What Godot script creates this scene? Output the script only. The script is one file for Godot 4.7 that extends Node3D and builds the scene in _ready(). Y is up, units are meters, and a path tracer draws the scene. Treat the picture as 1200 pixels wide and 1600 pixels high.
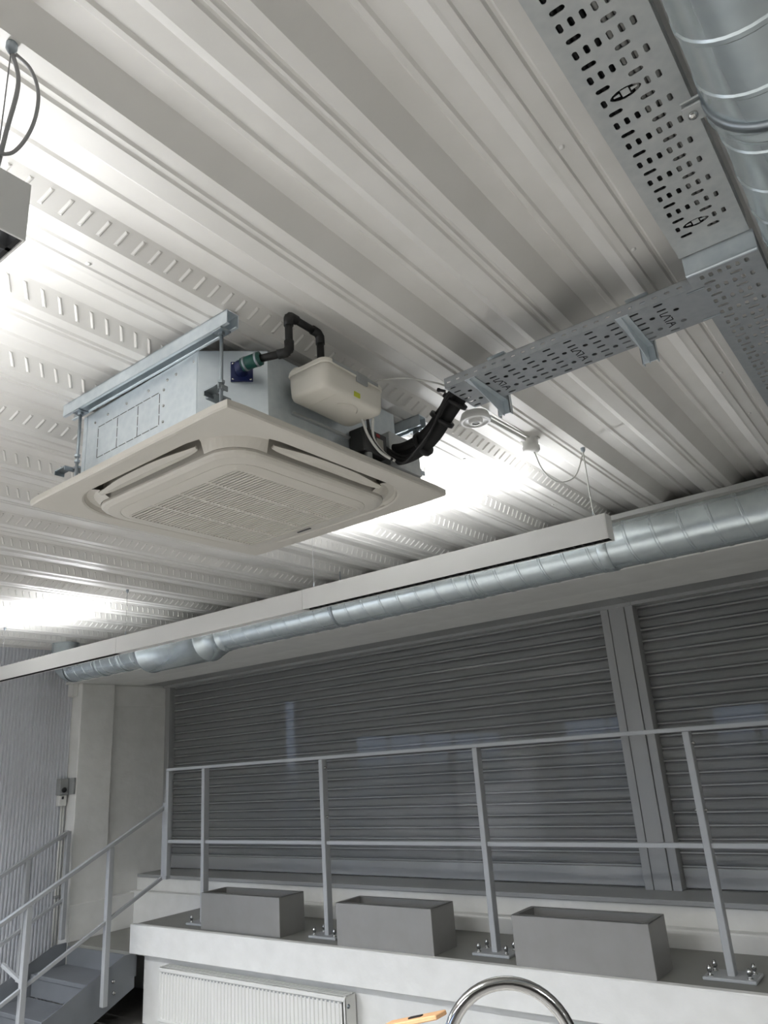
extends Node3D
# A plant room seen from below: white ribbed steel deck, ceiling cassette, cable trays, ducts, shuttered windows.
# x runs along the window wall, z towards the viewer, y up. V(x, y, z) takes y above the eye height H.
const H := 1.70
const DECK := 1.144        # underside of the deck's lower flanges, above the eye
const PITCH := 0.33333
const UP_LIGHT := 0.33
const INSET := 0.30
const LAMP := Color(0.985, 0.99, 1.0)
const DOWN_LIGHT := 4.4
var O := Vector3.ZERO      # base of the thing being built
var used := {}
var M := {}

func V(x: float, y: float, z: float) -> Vector3:
	return Vector3(x, y + H, z) - O

# ---------------------------------------------------------------- nodes
func numbered(called: String) -> String:
	if not used.has(called):
		used[called] = 0
		return called
	used[called] += 1
	return "%s_%03d" % [called, used[called]]

func thing(called: String, label: String, category: String, at: Vector3, group := "") -> Node3D:
	var o := Node3D.new()
	o.name = numbered(called)
	add_child(o)
	o.position = at
	O = at
	o.set_meta("label", label)
	o.set_meta("category", category)
	if group != "":
		o.set_meta("group", group)
	return o

func setting(called: String, label := "") -> Node3D:
	var o := Node3D.new()
	o.name = called
	add_child(o)
	O = Vector3.ZERO
	o.set_meta("kind", "structure")
	if label != "":
		o.set_meta("label", label)
	return o

func obj(called: String, st: SurfaceTool, m: Material, parent: Node) -> MeshInstance3D:
	st.generate_normals()
	return put(called, st.commit(), m, parent)

func put(called: String, mesh: Mesh, m: Material, parent: Node, at := Vector3.ZERO) -> MeshInstance3D:
	var o := MeshInstance3D.new()
	o.name = called
	o.mesh = mesh
	o.material_override = m
	o.position = at
	parent.add_child(o, true)
	return o

func mb(smooth := false) -> SurfaceTool:
	var st := SurfaceTool.new()
	st.begin(Mesh.PRIMITIVE_TRIANGLES)
	st.set_smooth_group(0 if smooth else -1)
	return st

# ---------------------------------------------------------------- shapes
func tri(st: SurfaceTool, a: Vector3, b: Vector3, c: Vector3, out: Vector3) -> void:
	var n := (c - a).cross(b - a)
	if n.length_squared() < 1e-16:
		return
	if n.dot(out) < 0.0:
		var t := b
		b = c
		c = t
	st.add_vertex(a)
	st.add_vertex(b)
	st.add_vertex(c)

func quad(st: SurfaceTool, a: Vector3, b: Vector3, c: Vector3, d: Vector3, out: Vector3) -> void:
	tri(st, a, b, c, out)
	tri(st, a, c, d, out)

# box from corner p to corner q with chamfered edges, in the frame t
func box(st: SurfaceTool, p: Vector3, q: Vector3, c := 0.0, t := Transform3D.IDENTITY) -> void:
	var m := (p + q) * 0.5
	var h := (q - p).abs() * 0.5
	c = minf(c, minf(h.x, minf(h.y, h.z)) * 0.9)
	var axes := [Vector3.RIGHT, Vector3.UP, Vector3.BACK]
	for a in 3:
		var u: Vector3 = axes[a]
		var v: Vector3 = axes[(a + 1) % 3]
		var w: Vector3 = axes[(a + 2) % 3]
		var hv: float = h[(a + 1) % 3]
		var hw: float = h[(a + 2) % 3]
		for s in [-1.0, 1.0]:
			var o: Vector3 = u * (s * h[a])
			var k: Array = []
			for e in [[-1, -1], [1, -1], [1, 1], [-1, 1]]:
				k.append(t * (m + o + v * (e[0] * (hv - c)) + w * (e[1] * (hw - c))))
			quad(st, k[0], k[1], k[2], k[3], t.basis * (u * s))
		if c > 0.0:
			for sv in [-1.0, 1.0]:
				for sw in [-1.0, 1.0]:
					var e0: Vector3 = v * (sv * hv) + w * (sw * (hw - c))
					var e1: Vector3 = v * (sv * (hv - c)) + w * (sw * hw)
					var l: Vector3 = u * (h[a] - c)
					quad(st, t * (m + e0 - l), t * (m + e0 + l), t * (m + e1 + l), t * (m + e1 - l), t.basis * (v * sv + w * sw))
	if c > 0.0:
		for sx in [-1.0, 1.0]:
			for sy in [-1.0, 1.0]:
				for sz in [-1.0, 1.0]:
					var sg := Vector3(sx, sy, sz)
					tri(st, t * (m + sg * (h - Vector3(0, c, c))), t * (m + sg * (h - Vector3(c, 0, c))), t * (m + sg * (h - Vector3(c, c, 0))), t.basis * sg)

func abox(x0: float, x1: float, y0: float, y1: float, z0: float, z1: float, c := 0.0) -> SurfaceTool:
	var st := mb()
	box(st, V(x0, y0, z0), V(x1, y1, z1), c)
	return st

func more(st: SurfaceTool, x0: float, x1: float, y0: float, y1: float, z0: float, z1: float, c := 0.0) -> void:
	box(st, V(x0, y0, z0), V(x1, y1, z1), c)

# square bar of section w x h from a to b; h lies nearest the up direction
func bar(st: SurfaceTool, a: Vector3, b: Vector3, w: float, h: float, c := 0.002, up := Vector3.UP) -> void:
	var z := (b - a).normalized()
	var x := up.cross(z)
	if x.length() < 0.01:
		x = Vector3.RIGHT.cross(z)
	x = x.normalized()
	var y := z.cross(x)
	var t := Transform3D(Basis(x, y, z), (a + b) * 0.5)
	var l := (b - a).length() * 0.5
	box(st, Vector3(-w / 2, -h / 2, -l), Vector3(w / 2, h / 2, l), c, t)

func tube(st: SurfaceTool, pts: Array, r: float, n := 10, caps := true) -> void:
	var rings: Array = []
	var side := Vector3.ZERO
	for i in pts.size():
		var d: Vector3 = (pts[mini(i + 1, pts.size() - 1)] - pts[maxi(i - 1, 0)]).normalized()
		if side == Vector3.ZERO:
			side = d.cross(Vector3.UP)
			if side.length() < 0.05:
				side = d.cross(Vector3.RIGHT)
		side = (side - d * side.dot(d)).normalized()
		var up := d.cross(side)
		var ring: Array = []
		for k in n:
			var a := TAU * k / n
			ring.append(pts[i] + (side * cos(a) + up * sin(a)) * r)
		rings.append(ring)
	for i in pts.size() - 1:
		for k in n:
			var k2 := (k + 1) % n
			quad(st, rings[i][k], rings[i][k2], rings[i + 1][k2], rings[i + 1][k], rings[i][k] - pts[i] + rings[i][k2] - pts[i])
	if caps:
		for e in [[0, 1], [pts.size() - 1, pts.size() - 2]]:
			var p: Vector3 = pts[e[0]]
			for k in n:
				tri(st, p, rings[e[0]][k], rings[e[0]][(k + 1) % n], p - pts[e[1]])

func curve(pts: Array, steps := 6) -> Array:
	var out: Array = []
	for i in pts.size() - 1:
		var p0: Vector3 = pts[maxi(i - 1, 0)]
		var p3: Vector3 = pts[mini(i + 2, pts.size() - 1)]
		for k in steps:
			out.append((pts[i] as Vector3).cubic_interpolate(pts[i + 1], p0, p3, float(k) / steps))
	out.append(pts[-1])
	return out

# turned profile of [distance along axis, radius]
func lathe(st: SurfaceTool, at: Vector3, axis: Vector3, prof: Array, n := 24) -> void:
	axis = axis.normalized()
	var s := axis.cross(Vector3.UP)
	if s.length() < 0.05:
		s = axis.cross(Vector3.RIGHT)
	s = s.normalized()
	var u := axis.cross(s)
	for i in prof.size() - 1:
		var p: Array = prof[i]
		var q: Array = prof[i + 1]
		for k in n:
			var a := TAU * k / n
			var b := TAU * (k + 1) / n
			var da := s * cos(a) + u * sin(a)
			var db := s * cos(b) + u * sin(b)
			var flat: Vector3 = (da + db) * (q[0] - p[0]) - axis * ((q[1] - p[1]) * 2.0)
			quad(st, at + axis * p[0] + da * p[1], at + axis * p[0] + db * p[1], at + axis * q[0] + db * q[1], at + axis * q[0] + da * q[1], flat)

# polygon in the plane (u, v) through o, thickness w
func slab(st: SurfaceTool, poly: PackedVector2Array, o: Vector3, u: Vector3, v: Vector3, w: Vector3) -> void:
	var idx := Geometry2D.triangulate_polygon(poly)
	for i in range(0, idx.size(), 3):
		var a := o + u * poly[idx[i]].x + v * poly[idx[i]].y
		var b := o + u * poly[idx[i + 1]].x + v * poly[idx[i + 1]].y
		var c := o + u * poly[idx[i + 2]].x + v * poly[idx[i + 2]].y
		tri(st, a, b, c, -w)
		tri(st, a + w, b + w, c + w, w)
	var mid := Vector2.ZERO
	for p in poly:
		mid += p / poly.size()
	var turn := 1.0 if Geometry2D.is_polygon_clockwise(poly) else -1.0
	for i in poly.size():
		var p := poly[i]
		var q := poly[(i + 1) % poly.size()]
		var nrm := Vector2(-(q - p).y, (q - p).x) * turn
		quad(st, o + u * p.x + v * p.y, o + u * q.x + v * q.y, o + u * q.x + v * q.y + w, o + u * p.x + v * p.y + w, u * nrm.x + v * nrm.y)

# flat sheet rect with one hole (both faces and the rim of the hole)
func holed(st: SurfaceTool, f: Callable, r: Rect2, hole: PackedVector2Array, t: float) -> void:
	var up: Vector3 = (f.call(0.0, 0.0, 1.0) - f.call(0.0, 0.0, 0.0)).normalized()
	if hole.is_empty():
		for h in [0.0, t]:
			quad(st, f.call(r.position.x, r.position.y, h), f.call(r.end.x, r.position.y, h), f.call(r.end.x, r.end.y, h), f.call(r.position.x, r.end.y, h), up * (-1.0 if h == 0.0 else 1.0))
		return
	var c := Vector2.ZERO
	for p in hole:
		c += p / hole.size()
	var outer: Array = []
	var sides: Array = []
	for p in hole:
		var d := p - c
		var kx := INF
		var ky := INF
		if absf(d.x) > 1e-9:
			kx = ((r.end.x if d.x > 0 else r.position.x) - c.x) / d.x
		if absf(d.y) > 1e-9:
			ky = ((r.end.y if d.y > 0 else r.position.y) - c.y) / d.y
		outer.append(c + d * minf(kx, ky))
		sides.append((0 if d.x > 0 else 2) if kx < ky else (1 if d.y > 0 else 3))
	var n := hole.size()
	var corners := [r.end, Vector2(r.position.x, r.end.y), r.position, Vector2(r.end.x, r.position.y)]
	for i in n:
		var j := (i + 1) % n
		var a: Vector2 = outer[i]
		var b: Vector2 = outer[j]
		for h in [0.0, t]:
			var nn := up * (-1.0 if h == 0.0 else 1.0)
			var path: Array = [a]
			var side: int = sides[i]
			while side != sides[j]:
				path.append(corners[side])
				side = (side + 1) % 4
			path.append(b)
			var hi: Vector3 = f.call(hole[i].x, hole[i].y, h)
			for k in path.size() - 1:
				tri(st, hi, f.call(path[k].x, path[k].y, h), f.call(path[k + 1].x, path[k + 1].y, h), nn)
			tri(st, hi, f.call(b.x, b.y, h), f.call(hole[j].x, hole[j].y, h), nn)
		var inward: Vector3 = f.call(c.x, c.y, 0.0) - f.call(hole[i].x, hole[i].y, 0.0)
		quad(st, f.call(hole[i].x, hole[i].y, 0.0), f.call(hole[j].x, hole[j].y, 0.0), f.call(hole[j].x, hole[j].y, t), f.call(hole[i].x, hole[i].y, t), inward)

func slot(cx: float, cy: float, lx: float, ly: float) -> PackedVector2Array:
	var out := PackedVector2Array()
	var r := minf(lx, ly) * 0.5
	for k in 12:
		var a := TAU * (k + 0.5) / 12
		var sx := signf(cos(a)) * (lx * 0.5 - r)
		var sy := signf(sin(a)) * (ly * 0.5 - r)
		out.append(Vector2(cx + sx + cos(a) * r, cy + sy + sin(a) * r))
	return out

# spiral duct between a and b with its folded seam as a raised ridge; normals set by hand
func spiral(called: String, a: Vector3, b: Vector3, r: float, pitch: float, n: int, m: Material, parent: Node) -> void:
	var st := SurfaceTool.new()
	st.begin(Mesh.PRIMITIVE_TRIANGLES)
	var ax := (b - a).normalized()
	var l := (b - a).length()
	var s := ax.cross(Vector3.UP).normalized()
	var u := ax.cross(s)
	var k0 := 0.004 / pitch
	var cut := [[0.0, 0.0, 0.0], [k0, 0.0022, -1.0], [3.0 * k0, 0.0022, 0.0], [4.0 * k0, 0.0, 1.0], [1.0, 0.0, 0.0]]
	for turn in range(-1, int(ceil(l / pitch)) + 1):
		for k in n:
			for j in cut.size() - 1:
				var p: Array = []
				var nr: Array = []
				for e in [[k, j], [k + 1, j], [k + 1, j + 1], [k, j + 1]]:
					var ang: float = TAU * e[0] / n
					var x := clampf(pitch * (turn + float(e[0]) / n + cut[e[1]][0]), 0.0, l)
					var d := s * cos(ang) + u * sin(ang)
					p.append(a + ax * x + d * (r + cut[e[1]][1]))
					nr.append((d + ax * (0.7 * cut[j + 1][2])).normalized())
				if p[0].distance_squared_to(p[3]) < 1e-12 and p[1].distance_squared_to(p[2]) < 1e-12:
					continue
				for f in ([[0, 1, 2], [0, 2, 3]] if (p[2] - p[0]).cross(p[1] - p[0]).dot(nr[0]) > 0.0 else [[0, 2, 1], [0, 3, 2]]):
					for q in f:
						st.set_normal(nr[q])
						st.add_vertex(p[q])
	put(called, st.commit(), m, parent)

# ---------------------------------------------------------------- materials
func noise(freq: float, kind := FastNoiseLite.TYPE_SIMPLEX_SMOOTH, seed_ := 1, oct := 4) -> FastNoiseLite:
	var n := FastNoiseLite.new()
	n.noise_type = kind
	n.seed = seed_
	n.frequency = freq
	n.fractal_octaves = oct
	return n

func tex(n: FastNoiseLite, lo: Color, hi: Color, size := 512, normal := false, strength := 2.0) -> NoiseTexture2D:
	var t := NoiseTexture2D.new()
	t.width = size
	t.height = size
	t.seamless = true
	t.noise = n
	if normal:
		t.as_normal_map = true
		t.bump_strength = strength
	else:
		var g := Gradient.new()
		g.set_color(0, lo)
		g.set_color(1, hi)
		t.color_ramp = g
	return t

func mat(c: Color, rough: float, metal := 0.0) -> StandardMaterial3D:
	var m := StandardMaterial3D.new()
	m.albedo_color = c
	m.roughness = rough
	m.metallic = metal
	return m

func grained(c: Color, rough: float, metal: float, t: Texture2D, scale: float, nrm: Texture2D = null, depth := 0.3) -> StandardMaterial3D:
	var m := mat(c, rough, metal)
	m.albedo_texture = t
	m.uv1_triplanar = true
	m.uv1_world_triplanar = true
	m.uv1_scale = Vector3.ONE * scale
	if nrm != null:
		m.normal_enabled = true
		m.normal_texture = nrm
		m.normal_scale = depth
	return m

func materials() -> void:
	var soft := tex(noise(0.012, FastNoiseLite.TYPE_SIMPLEX_SMOOTH, 3), Color(0.955, 0.955, 0.95), Color(1, 1, 1))
	var spangle := tex(noise(0.03, FastNoiseLite.TYPE_CELLULAR, 5, 2), Color(0.93, 0.94, 0.95), Color(1, 1, 1))
	var plaster := tex(noise(0.03, FastNoiseLite.TYPE_SIMPLEX_SMOOTH, 8, 5), Color(0.5, 0.5, 0.5), Color(1, 1, 1), 512, true, 4.0)
	var stains := tex(noise(0.006, FastNoiseLite.TYPE_SIMPLEX_SMOOTH, 11, 5), Color(0.90, 0.90, 0.89), Color(1, 1, 1))
	M.deck = grained(Color(0.855, 0.848, 0.832), 0.38, 0.0, soft, 0.7)
	M.white = grained(Color(0.905, 0.905, 0.89), 0.55, 0.0, soft, 0.8, plaster, 0.12)
	M.white_steel = grained(Color(0.87, 0.87, 0.855), 0.42, 0.0, soft, 0.8)
	M.plastic = mat(Color(0.83, 0.815, 0.775), 0.45)
	M.panel = mat(Color(0.785, 0.77, 0.735), 0.42)
	M.chamber = M.panel
	M.lamp_white = mat(Color(0.86, 0.86, 0.85), 0.4)
	M.galv = grained(Color(0.84, 0.87, 0.885), 0.36, 0.55, spangle, 2.2)
	M.galv_dull = grained(Color(0.77, 0.78, 0.775), 0.42, 0.45, spangle, 2.6)
	M.galv_duct = grained(Color(0.81, 0.845, 0.85), 0.27, 0.72, spangle, 1.6)
	M.galv_grey = grained(Color(0.66, 0.675, 0.685), 0.45, 0.45, spangle, 2.6)
	M.zinc = mat(Color(0.60, 0.63, 0.65), 0.35, 0.9)
	M.black = mat(Color(0.025, 0.025, 0.027), 0.5)
	M.foam = mat(Color(0.035, 0.035, 0.037), 0.75)
	M.frame_grey = mat(Color(0.61, 0.615, 0.61), 0.45)
	M.slat_grey = grained(Color(0.50, 0.505, 0.505), 0.65, 0.0, soft, 0.9)
	M.slat_grey.metallic_specular = 0.25
	M.bead_lit_grey = mat(Color(0.64, 0.645, 0.645), 0.45)  # paler than the slats: the light caught on the lip is put into the colour
	M.rail_grey = mat(Color(0.64, 0.65, 0.655), 0.45, 0.0)
	M.stair_grey = grained(Color(0.50, 0.515, 0.535), 0.36, 0.15, stains, 0.6)
	M.slab_grey = grained(Color(0.53, 0.53, 0.505), 0.38, 0.0, stains, 0.7)
	M.floor_grey = grained(Color(0.49, 0.48, 0.465), 0.5, 0.0, stains, 0.5)
	M.planter = grained(Color(0.55, 0.545, 0.535), 0.36, 0.3, soft, 0.9)
	M.soil = mat(Color(0.045, 0.042, 0.04), 0.95)
	M.back_wall = grained(Color(0.36, 0.35, 0.34), 0.8, 0.0, soft, 0.8)
	M.clad = grained(Color(0.83, 0.84, 0.86), 0.45, 0.0, soft, 0.6)
	M.cable_white = mat(Color(0.78, 0.78, 0.76), 0.5)
	M.cable_grey = mat(Color(0.56, 0.56, 0.56), 0.5)
	M.cable_pale = mat(Color(0.50, 0.50, 0.49), 0.55)
	M.blue = mat(Color(0.10, 0.14, 0.32), 0.4)
	M.teal = mat(Color(0.02, 0.28, 0.25), 0.4)
	M.label_white = mat(Color(0.62, 0.61, 0.57), 0.6)
	M.red = mat(Color(0.55, 0.12, 0.14), 0.5)
	M.yellow = mat(Color(0.72, 0.74, 0.22), 0.5)
	M.grey_box = mat(Color(0.22, 0.225, 0.225), 0.5)
	M.mid_grey = mat(Color(0.58, 0.59, 0.585), 0.5)
	M.chrome = mat(Color(0.72, 0.72, 0.72), 0.10, 1.0)
	M.steel = mat(Color(0.72, 0.72, 0.71), 0.2, 1.0)
	M.wood = grained(Color(0.80, 0.63, 0.46), 0.55, 0.0, soft, 6.0)
	M.radiator = mat(Color(0.86, 0.86, 0.84), 0.38)
	M.counter = mat(Color(0.70, 0.69, 0.66), 0.5)
	M.reflector = mat(Color(0.75, 0.78, 0.82), 0.12, 1.0)
	M.glass = mat(Color(0.93, 0.96, 0.97, 0.012), 0.0)
	M.glass.metallic_specular = 0.22
	M.glass.transparency = BaseMaterial3D.TRANSPARENCY_ALPHA
	M.glow = mat(Color(0.95, 0.95, 0.95), 0.5)
	M.glow.emission_enabled = true
	M.glow.emission = Color(0.97, 0.98, 1.0)
	M.glow.emission_energy_multiplier = 2.0

# ---------------------------------------------------------------- scene
func _ready() -> void:
	camera_and_light()
	materials()
	ceiling()
	room()
	window_wall()
	platform()
	stairs()
	long_duct()
	side_duct()
	lights()
	cassette()
	trays()
	ceiling_fittings()
	small_things()

func camera_and_light() -> void:
	var cam := Camera3D.new()
	cam.name = "camera"
	cam.fov = 69.721
	cam.near = 0.02
	cam.rotation_order = EULER_ORDER_YXZ
	cam.rotation_degrees = Vector3(18.6395, 36.098, -4.0683)
	cam.position = Vector3(0, H, 0)
	add_child(cam)
	cam.current = true
	var we := WorldEnvironment.new()
	we.name = "surroundings"
	var env := Environment.new()
	env.tonemap_mode = Environment.TONE_MAPPER_LINEAR
	env.tonemap_exposure = 3.1
	env.sdfgi_enabled = true
	env.ssao_enabled = true
	env.ssil_enabled = true
	env.background_mode = Environment.BG_SKY
	var sky := Sky.new()
	var sm := ProceduralSkyMaterial.new()
	sm.sky_top_color = Color(0.42, 0.52, 0.68)
	sm.sky_horizon_color = Color(0.60, 0.67, 0.78)
	sm.ground_horizon_color = Color(0.40, 0.43, 0.47)
	sm.ground_bottom_color = Color(0.30, 0.31, 0.33)
	sm.energy_multiplier = 1.9
	sky.sky_material = sm
	env.sky = sky
	we.environment = env
	add_child(we)

func right_edge(k: int) -> float:
	return -0.615 - PITCH * k

func ceiling() -> void:
	var root := setting("ceiling", "white ribbed steel deck ceiling")
	var z0 := -4.95
	var z1 := 3.5
	var hi := DECK + 0.045
	# each sheet covers three ribs from lap to lap
	for s in range(-7, 7):
		var first := 3 * s + 2 - 3      # flange that carries this sheet's right-hand lap
		var p: Array = []
		var k := first
		var e := right_edge(k)
		p.append(Vector2(e - 0.091, DECK + 0.001))
		p.append(Vector2(e - 0.113, DECK + 0.001))
		for i in 3:
			var l := right_edge(k) - 0.12
			p.append(Vector2(l, DECK))
			p.append(Vector2(l - 0.045, hi))
			var mid := l - 0.045 - 0.0615
			for d in [[0.012, 0.0], [0.006, -0.006], [-0.006, -0.006], [-0.012, 0.0]]:
				p.append(Vector2(mid + d[0], hi + d[1]))
			k += 1
			e = right_edge(k)
			p.append(Vector2(e + 0.045, hi))
			p.append(Vector2(e, DECK))
			if i < 2:
				for g in [-0.040, -0.062]:
					for d in [[0.008, 0.0], [0.003, 0.006], [-0.003, 0.006], [-0.008, 0.0]]:
						p.append(Vector2(e + g + d[0], DECK + d[1]))
			else:
				for d in [[0.008, 0.0], [0.003, 0.005], [-0.003, 0.005], [-0.008, 0.0]]:
					p.append(Vector2(e - 0.046 + d[0], DECK + d[1]))
				p.append(Vector2(e - 0.090, DECK - 0.001))
				p.append(Vector2(e - 0.094, DECK - 0.005))
		var st := mb()
		for i in p.size() - 1:
			quad(st, V(p[i].x, p[i].y, z0), V(p[i + 1].x, p[i + 1].y, z0), V(p[i + 1].x, p[i + 1].y, z1), V(p[i].x, p[i].y, z1), Vector3.DOWN)
		# pressed dashes on the webs
		for kk in range(first + 1, first + 4):
			if kk < 2:
				continue
			var ee := right_edge(kk)
			var tilt := -0.012 if kk % 3 == 2 else 0.024
			var n := int((z1 - z0) / 0.045)
			var nn := Vector3(1, -1, 0).normalized()
			for i in n:
				var z := z0 + 0.045 * (i + 0.5)
				if z > 0.6:
					continue
				var c := V(ee + 0.0225, DECK + 0.0225, z)
				var d := Vector3(0.0145, 0.0145, tilt * 0.5)
				var w := Vector3(0, 0, 0.0055)
				var dn := d.normalized() * 0.004
				var top := nn * 0.0042
				quad(st, c - d - w, c + d - w, c + d - dn - w * 0.25 + top, c - d + dn - w * 0.25 + top, nn - Vector3(0, 0, 1))
				quad(st, c - d + w, c + d + w, c + d - dn + w * 0.25 + top, c - d + dn + w * 0.25 + top, nn + Vector3(0, 0, 1))
				quad(st, c - d + dn - w * 0.25 + top, c + d - dn - w * 0.25 + top, c + d - dn + w * 0.25 + top, c - d + dn + w * 0.25 + top, nn)
				tri(st, c + d - w, c + d + w, c + d - dn + top, nn + d)
				tri(st, c - d - w, c - d + w, c - d + dn + top, nn - d)
		obj("deck_sheet", st, M.deck, root)
	obj("topping", abox(-6.7, 6.7, 1.192, 1.34, -5.2, 3.7), M.floor_grey, root)
	# lap screws
	for k in [2, -1]:
		for i in 9:
			var z := -0.35 - i * 0.42
			var st := mb(true)
			lathe(st, V(right_edge(k) - 0.081, DECK, z), Vector3.DOWN, [[0.0, 0.006], [0.003, 0.006], [0.0045, 0.003], [0.005, 0.0]], 10)
			obj("lap_screw", st, M.white_steel, root)

func wall_with_openings(root: Node3D, along_x: bool, at: float, thick: float, a: float, b: float, y0: float, y1: float, holes: Array, m: Material) -> void:
	# holes: [a0, a1, y0, y1], sorted by a0, not overlapping
	var st := mb()
	var put_box := func(p: float, q: float, lo: float, up: float) -> void:
		if q - p > 0.001 and up - lo > 0.001:
			if along_x:
				box(st, V(p, lo, at), V(q, up, at + thick))
			else:
				box(st, V(at, lo, p), V(at + thick, up, q))
	var c := a
	for h in holes:
		put_box.call(c, h[0], y0, y1)
		put_box.call(h[0], h[1], y0, h[2])
		put_box.call(h[0], h[1], h[3], y1)
		c = h[1]
	put_box.call(c, b, y0, y1)
	obj("wall_panel", st, m, root)

func opening_window(called: String, along_x: bool, at: float, h: Array, panes: int) -> void:
	var root := setting(called)
	var st := mb()
	var d := 0.05
	var f := func(p: float, q: float, lo: float, up: float, s: SurfaceTool, t: float) -> void:
		if along_x:
			box(s, V(p, lo, at - t), V(q, up, at + t), 0.003)
		else:
			box(s, V(at - t, lo, p), V(at + t, up, q), 0.003)
	f.call(h[0], h[0] + d, h[2], h[3], st, 0.03)
	f.call(h[1] - d, h[1], h[2], h[3], st, 0.03)
	f.call(h[0], h[1], h[2], h[2] + d, st, 0.03)
	f.call(h[0], h[1], h[3] - d, h[3], st, 0.03)
	for i in range(1, panes):
		var p: float = lerpf(h[0], h[1], float(i) / panes)
		f.call(p - 0.025, p + 0.025, h[2], h[3], st, 0.025)
	obj("window_frame", st, M.frame_grey, root)
	for i in panes:
		var g := mb()
		f.call(lerpf(h[0], h[1], float(i) / panes) + 0.03, lerpf(h[0], h[1], float(i + 1) / panes) - 0.03, h[2] + 0.04, h[3] - 0.04, g, 0.003)
		obj("pane", g, M.glass, root)

func room() -> void:
	var fl := setting("floor")
	obj("screed", abox(-6.7, 6.7, -H - 0.2, -H, -5.2, 3.7), M.floor_grey, fl)
	# ribbed cladding on the left wall, openings beyond the left edge of the view
	var wl := setting("wall_left", "grey finely ribbed cladding")
	var holes := [[-3.02, -2.62, -0.98, 0.82], [-1.70, 2.6, -0.55, 0.38]]
	wall_with_openings(wl, false, -6.70, 0.245, -5.2, 3.7, -H, 1.19, holes, M.clad)
	var st := mb()
	var z := -3.80
	while z < 3.4:
		var inside := false
		for h in holes:
			if z + 0.03 > h[0] and z < h[1]:
				inside = true
		if not inside:
			quad(st, V(-6.455, -H, z), V(-6.455, 1.19, z), V(-6.440, 1.19, z + 0.006), V(-6.440, -H, z + 0.006), Vector3(1, 0, -1))
			quad(st, V(-6.440, -H, z + 0.006), V(-6.440, 1.19, z + 0.006), V(-6.440, 1.19, z + 0.018), V(-6.440, -H, z + 0.018), Vector3(1, 0, 0))
			quad(st, V(-6.440, -H, z + 0.018), V(-6.440, 1.19, z + 0.018), V(-6.455, 1.19, z + 0.024), V(-6.455, -H, z + 0.024), Vector3(1, 0, 1))
		z += 0.030
	obj("ribbed_cladding", st, M.clad, wl)
	opening_window("window_3", false, -6.58, holes[0], 1)
	opening_window("window_4", false, -6.58, holes[1], 5)
	var wb := setting("wall_back")
	var bh := [[-5.9, -4.2, -0.85, 0.5], [-3.3, -1.6, -0.85, 0.5]]
	wall_with_openings(wb, true, 3.45, 0.25, -6.7, 6.7, -H, 1.19, bh, M.back_wall)
	opening_window("window_5", true, 3.58, bh[0], 2)
	opening_window("window_6", true, 3.58, bh[1], 2)
	var wr := setting("wall_right")
	obj("wall_panel", abox(6.45, 6.70, -H, 1.19, -5.2, 3.7), M.white, wr)

const ZS := -4.83       # plane of the shutters
const JAMB := -6.37     # left end of the window strip

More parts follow.
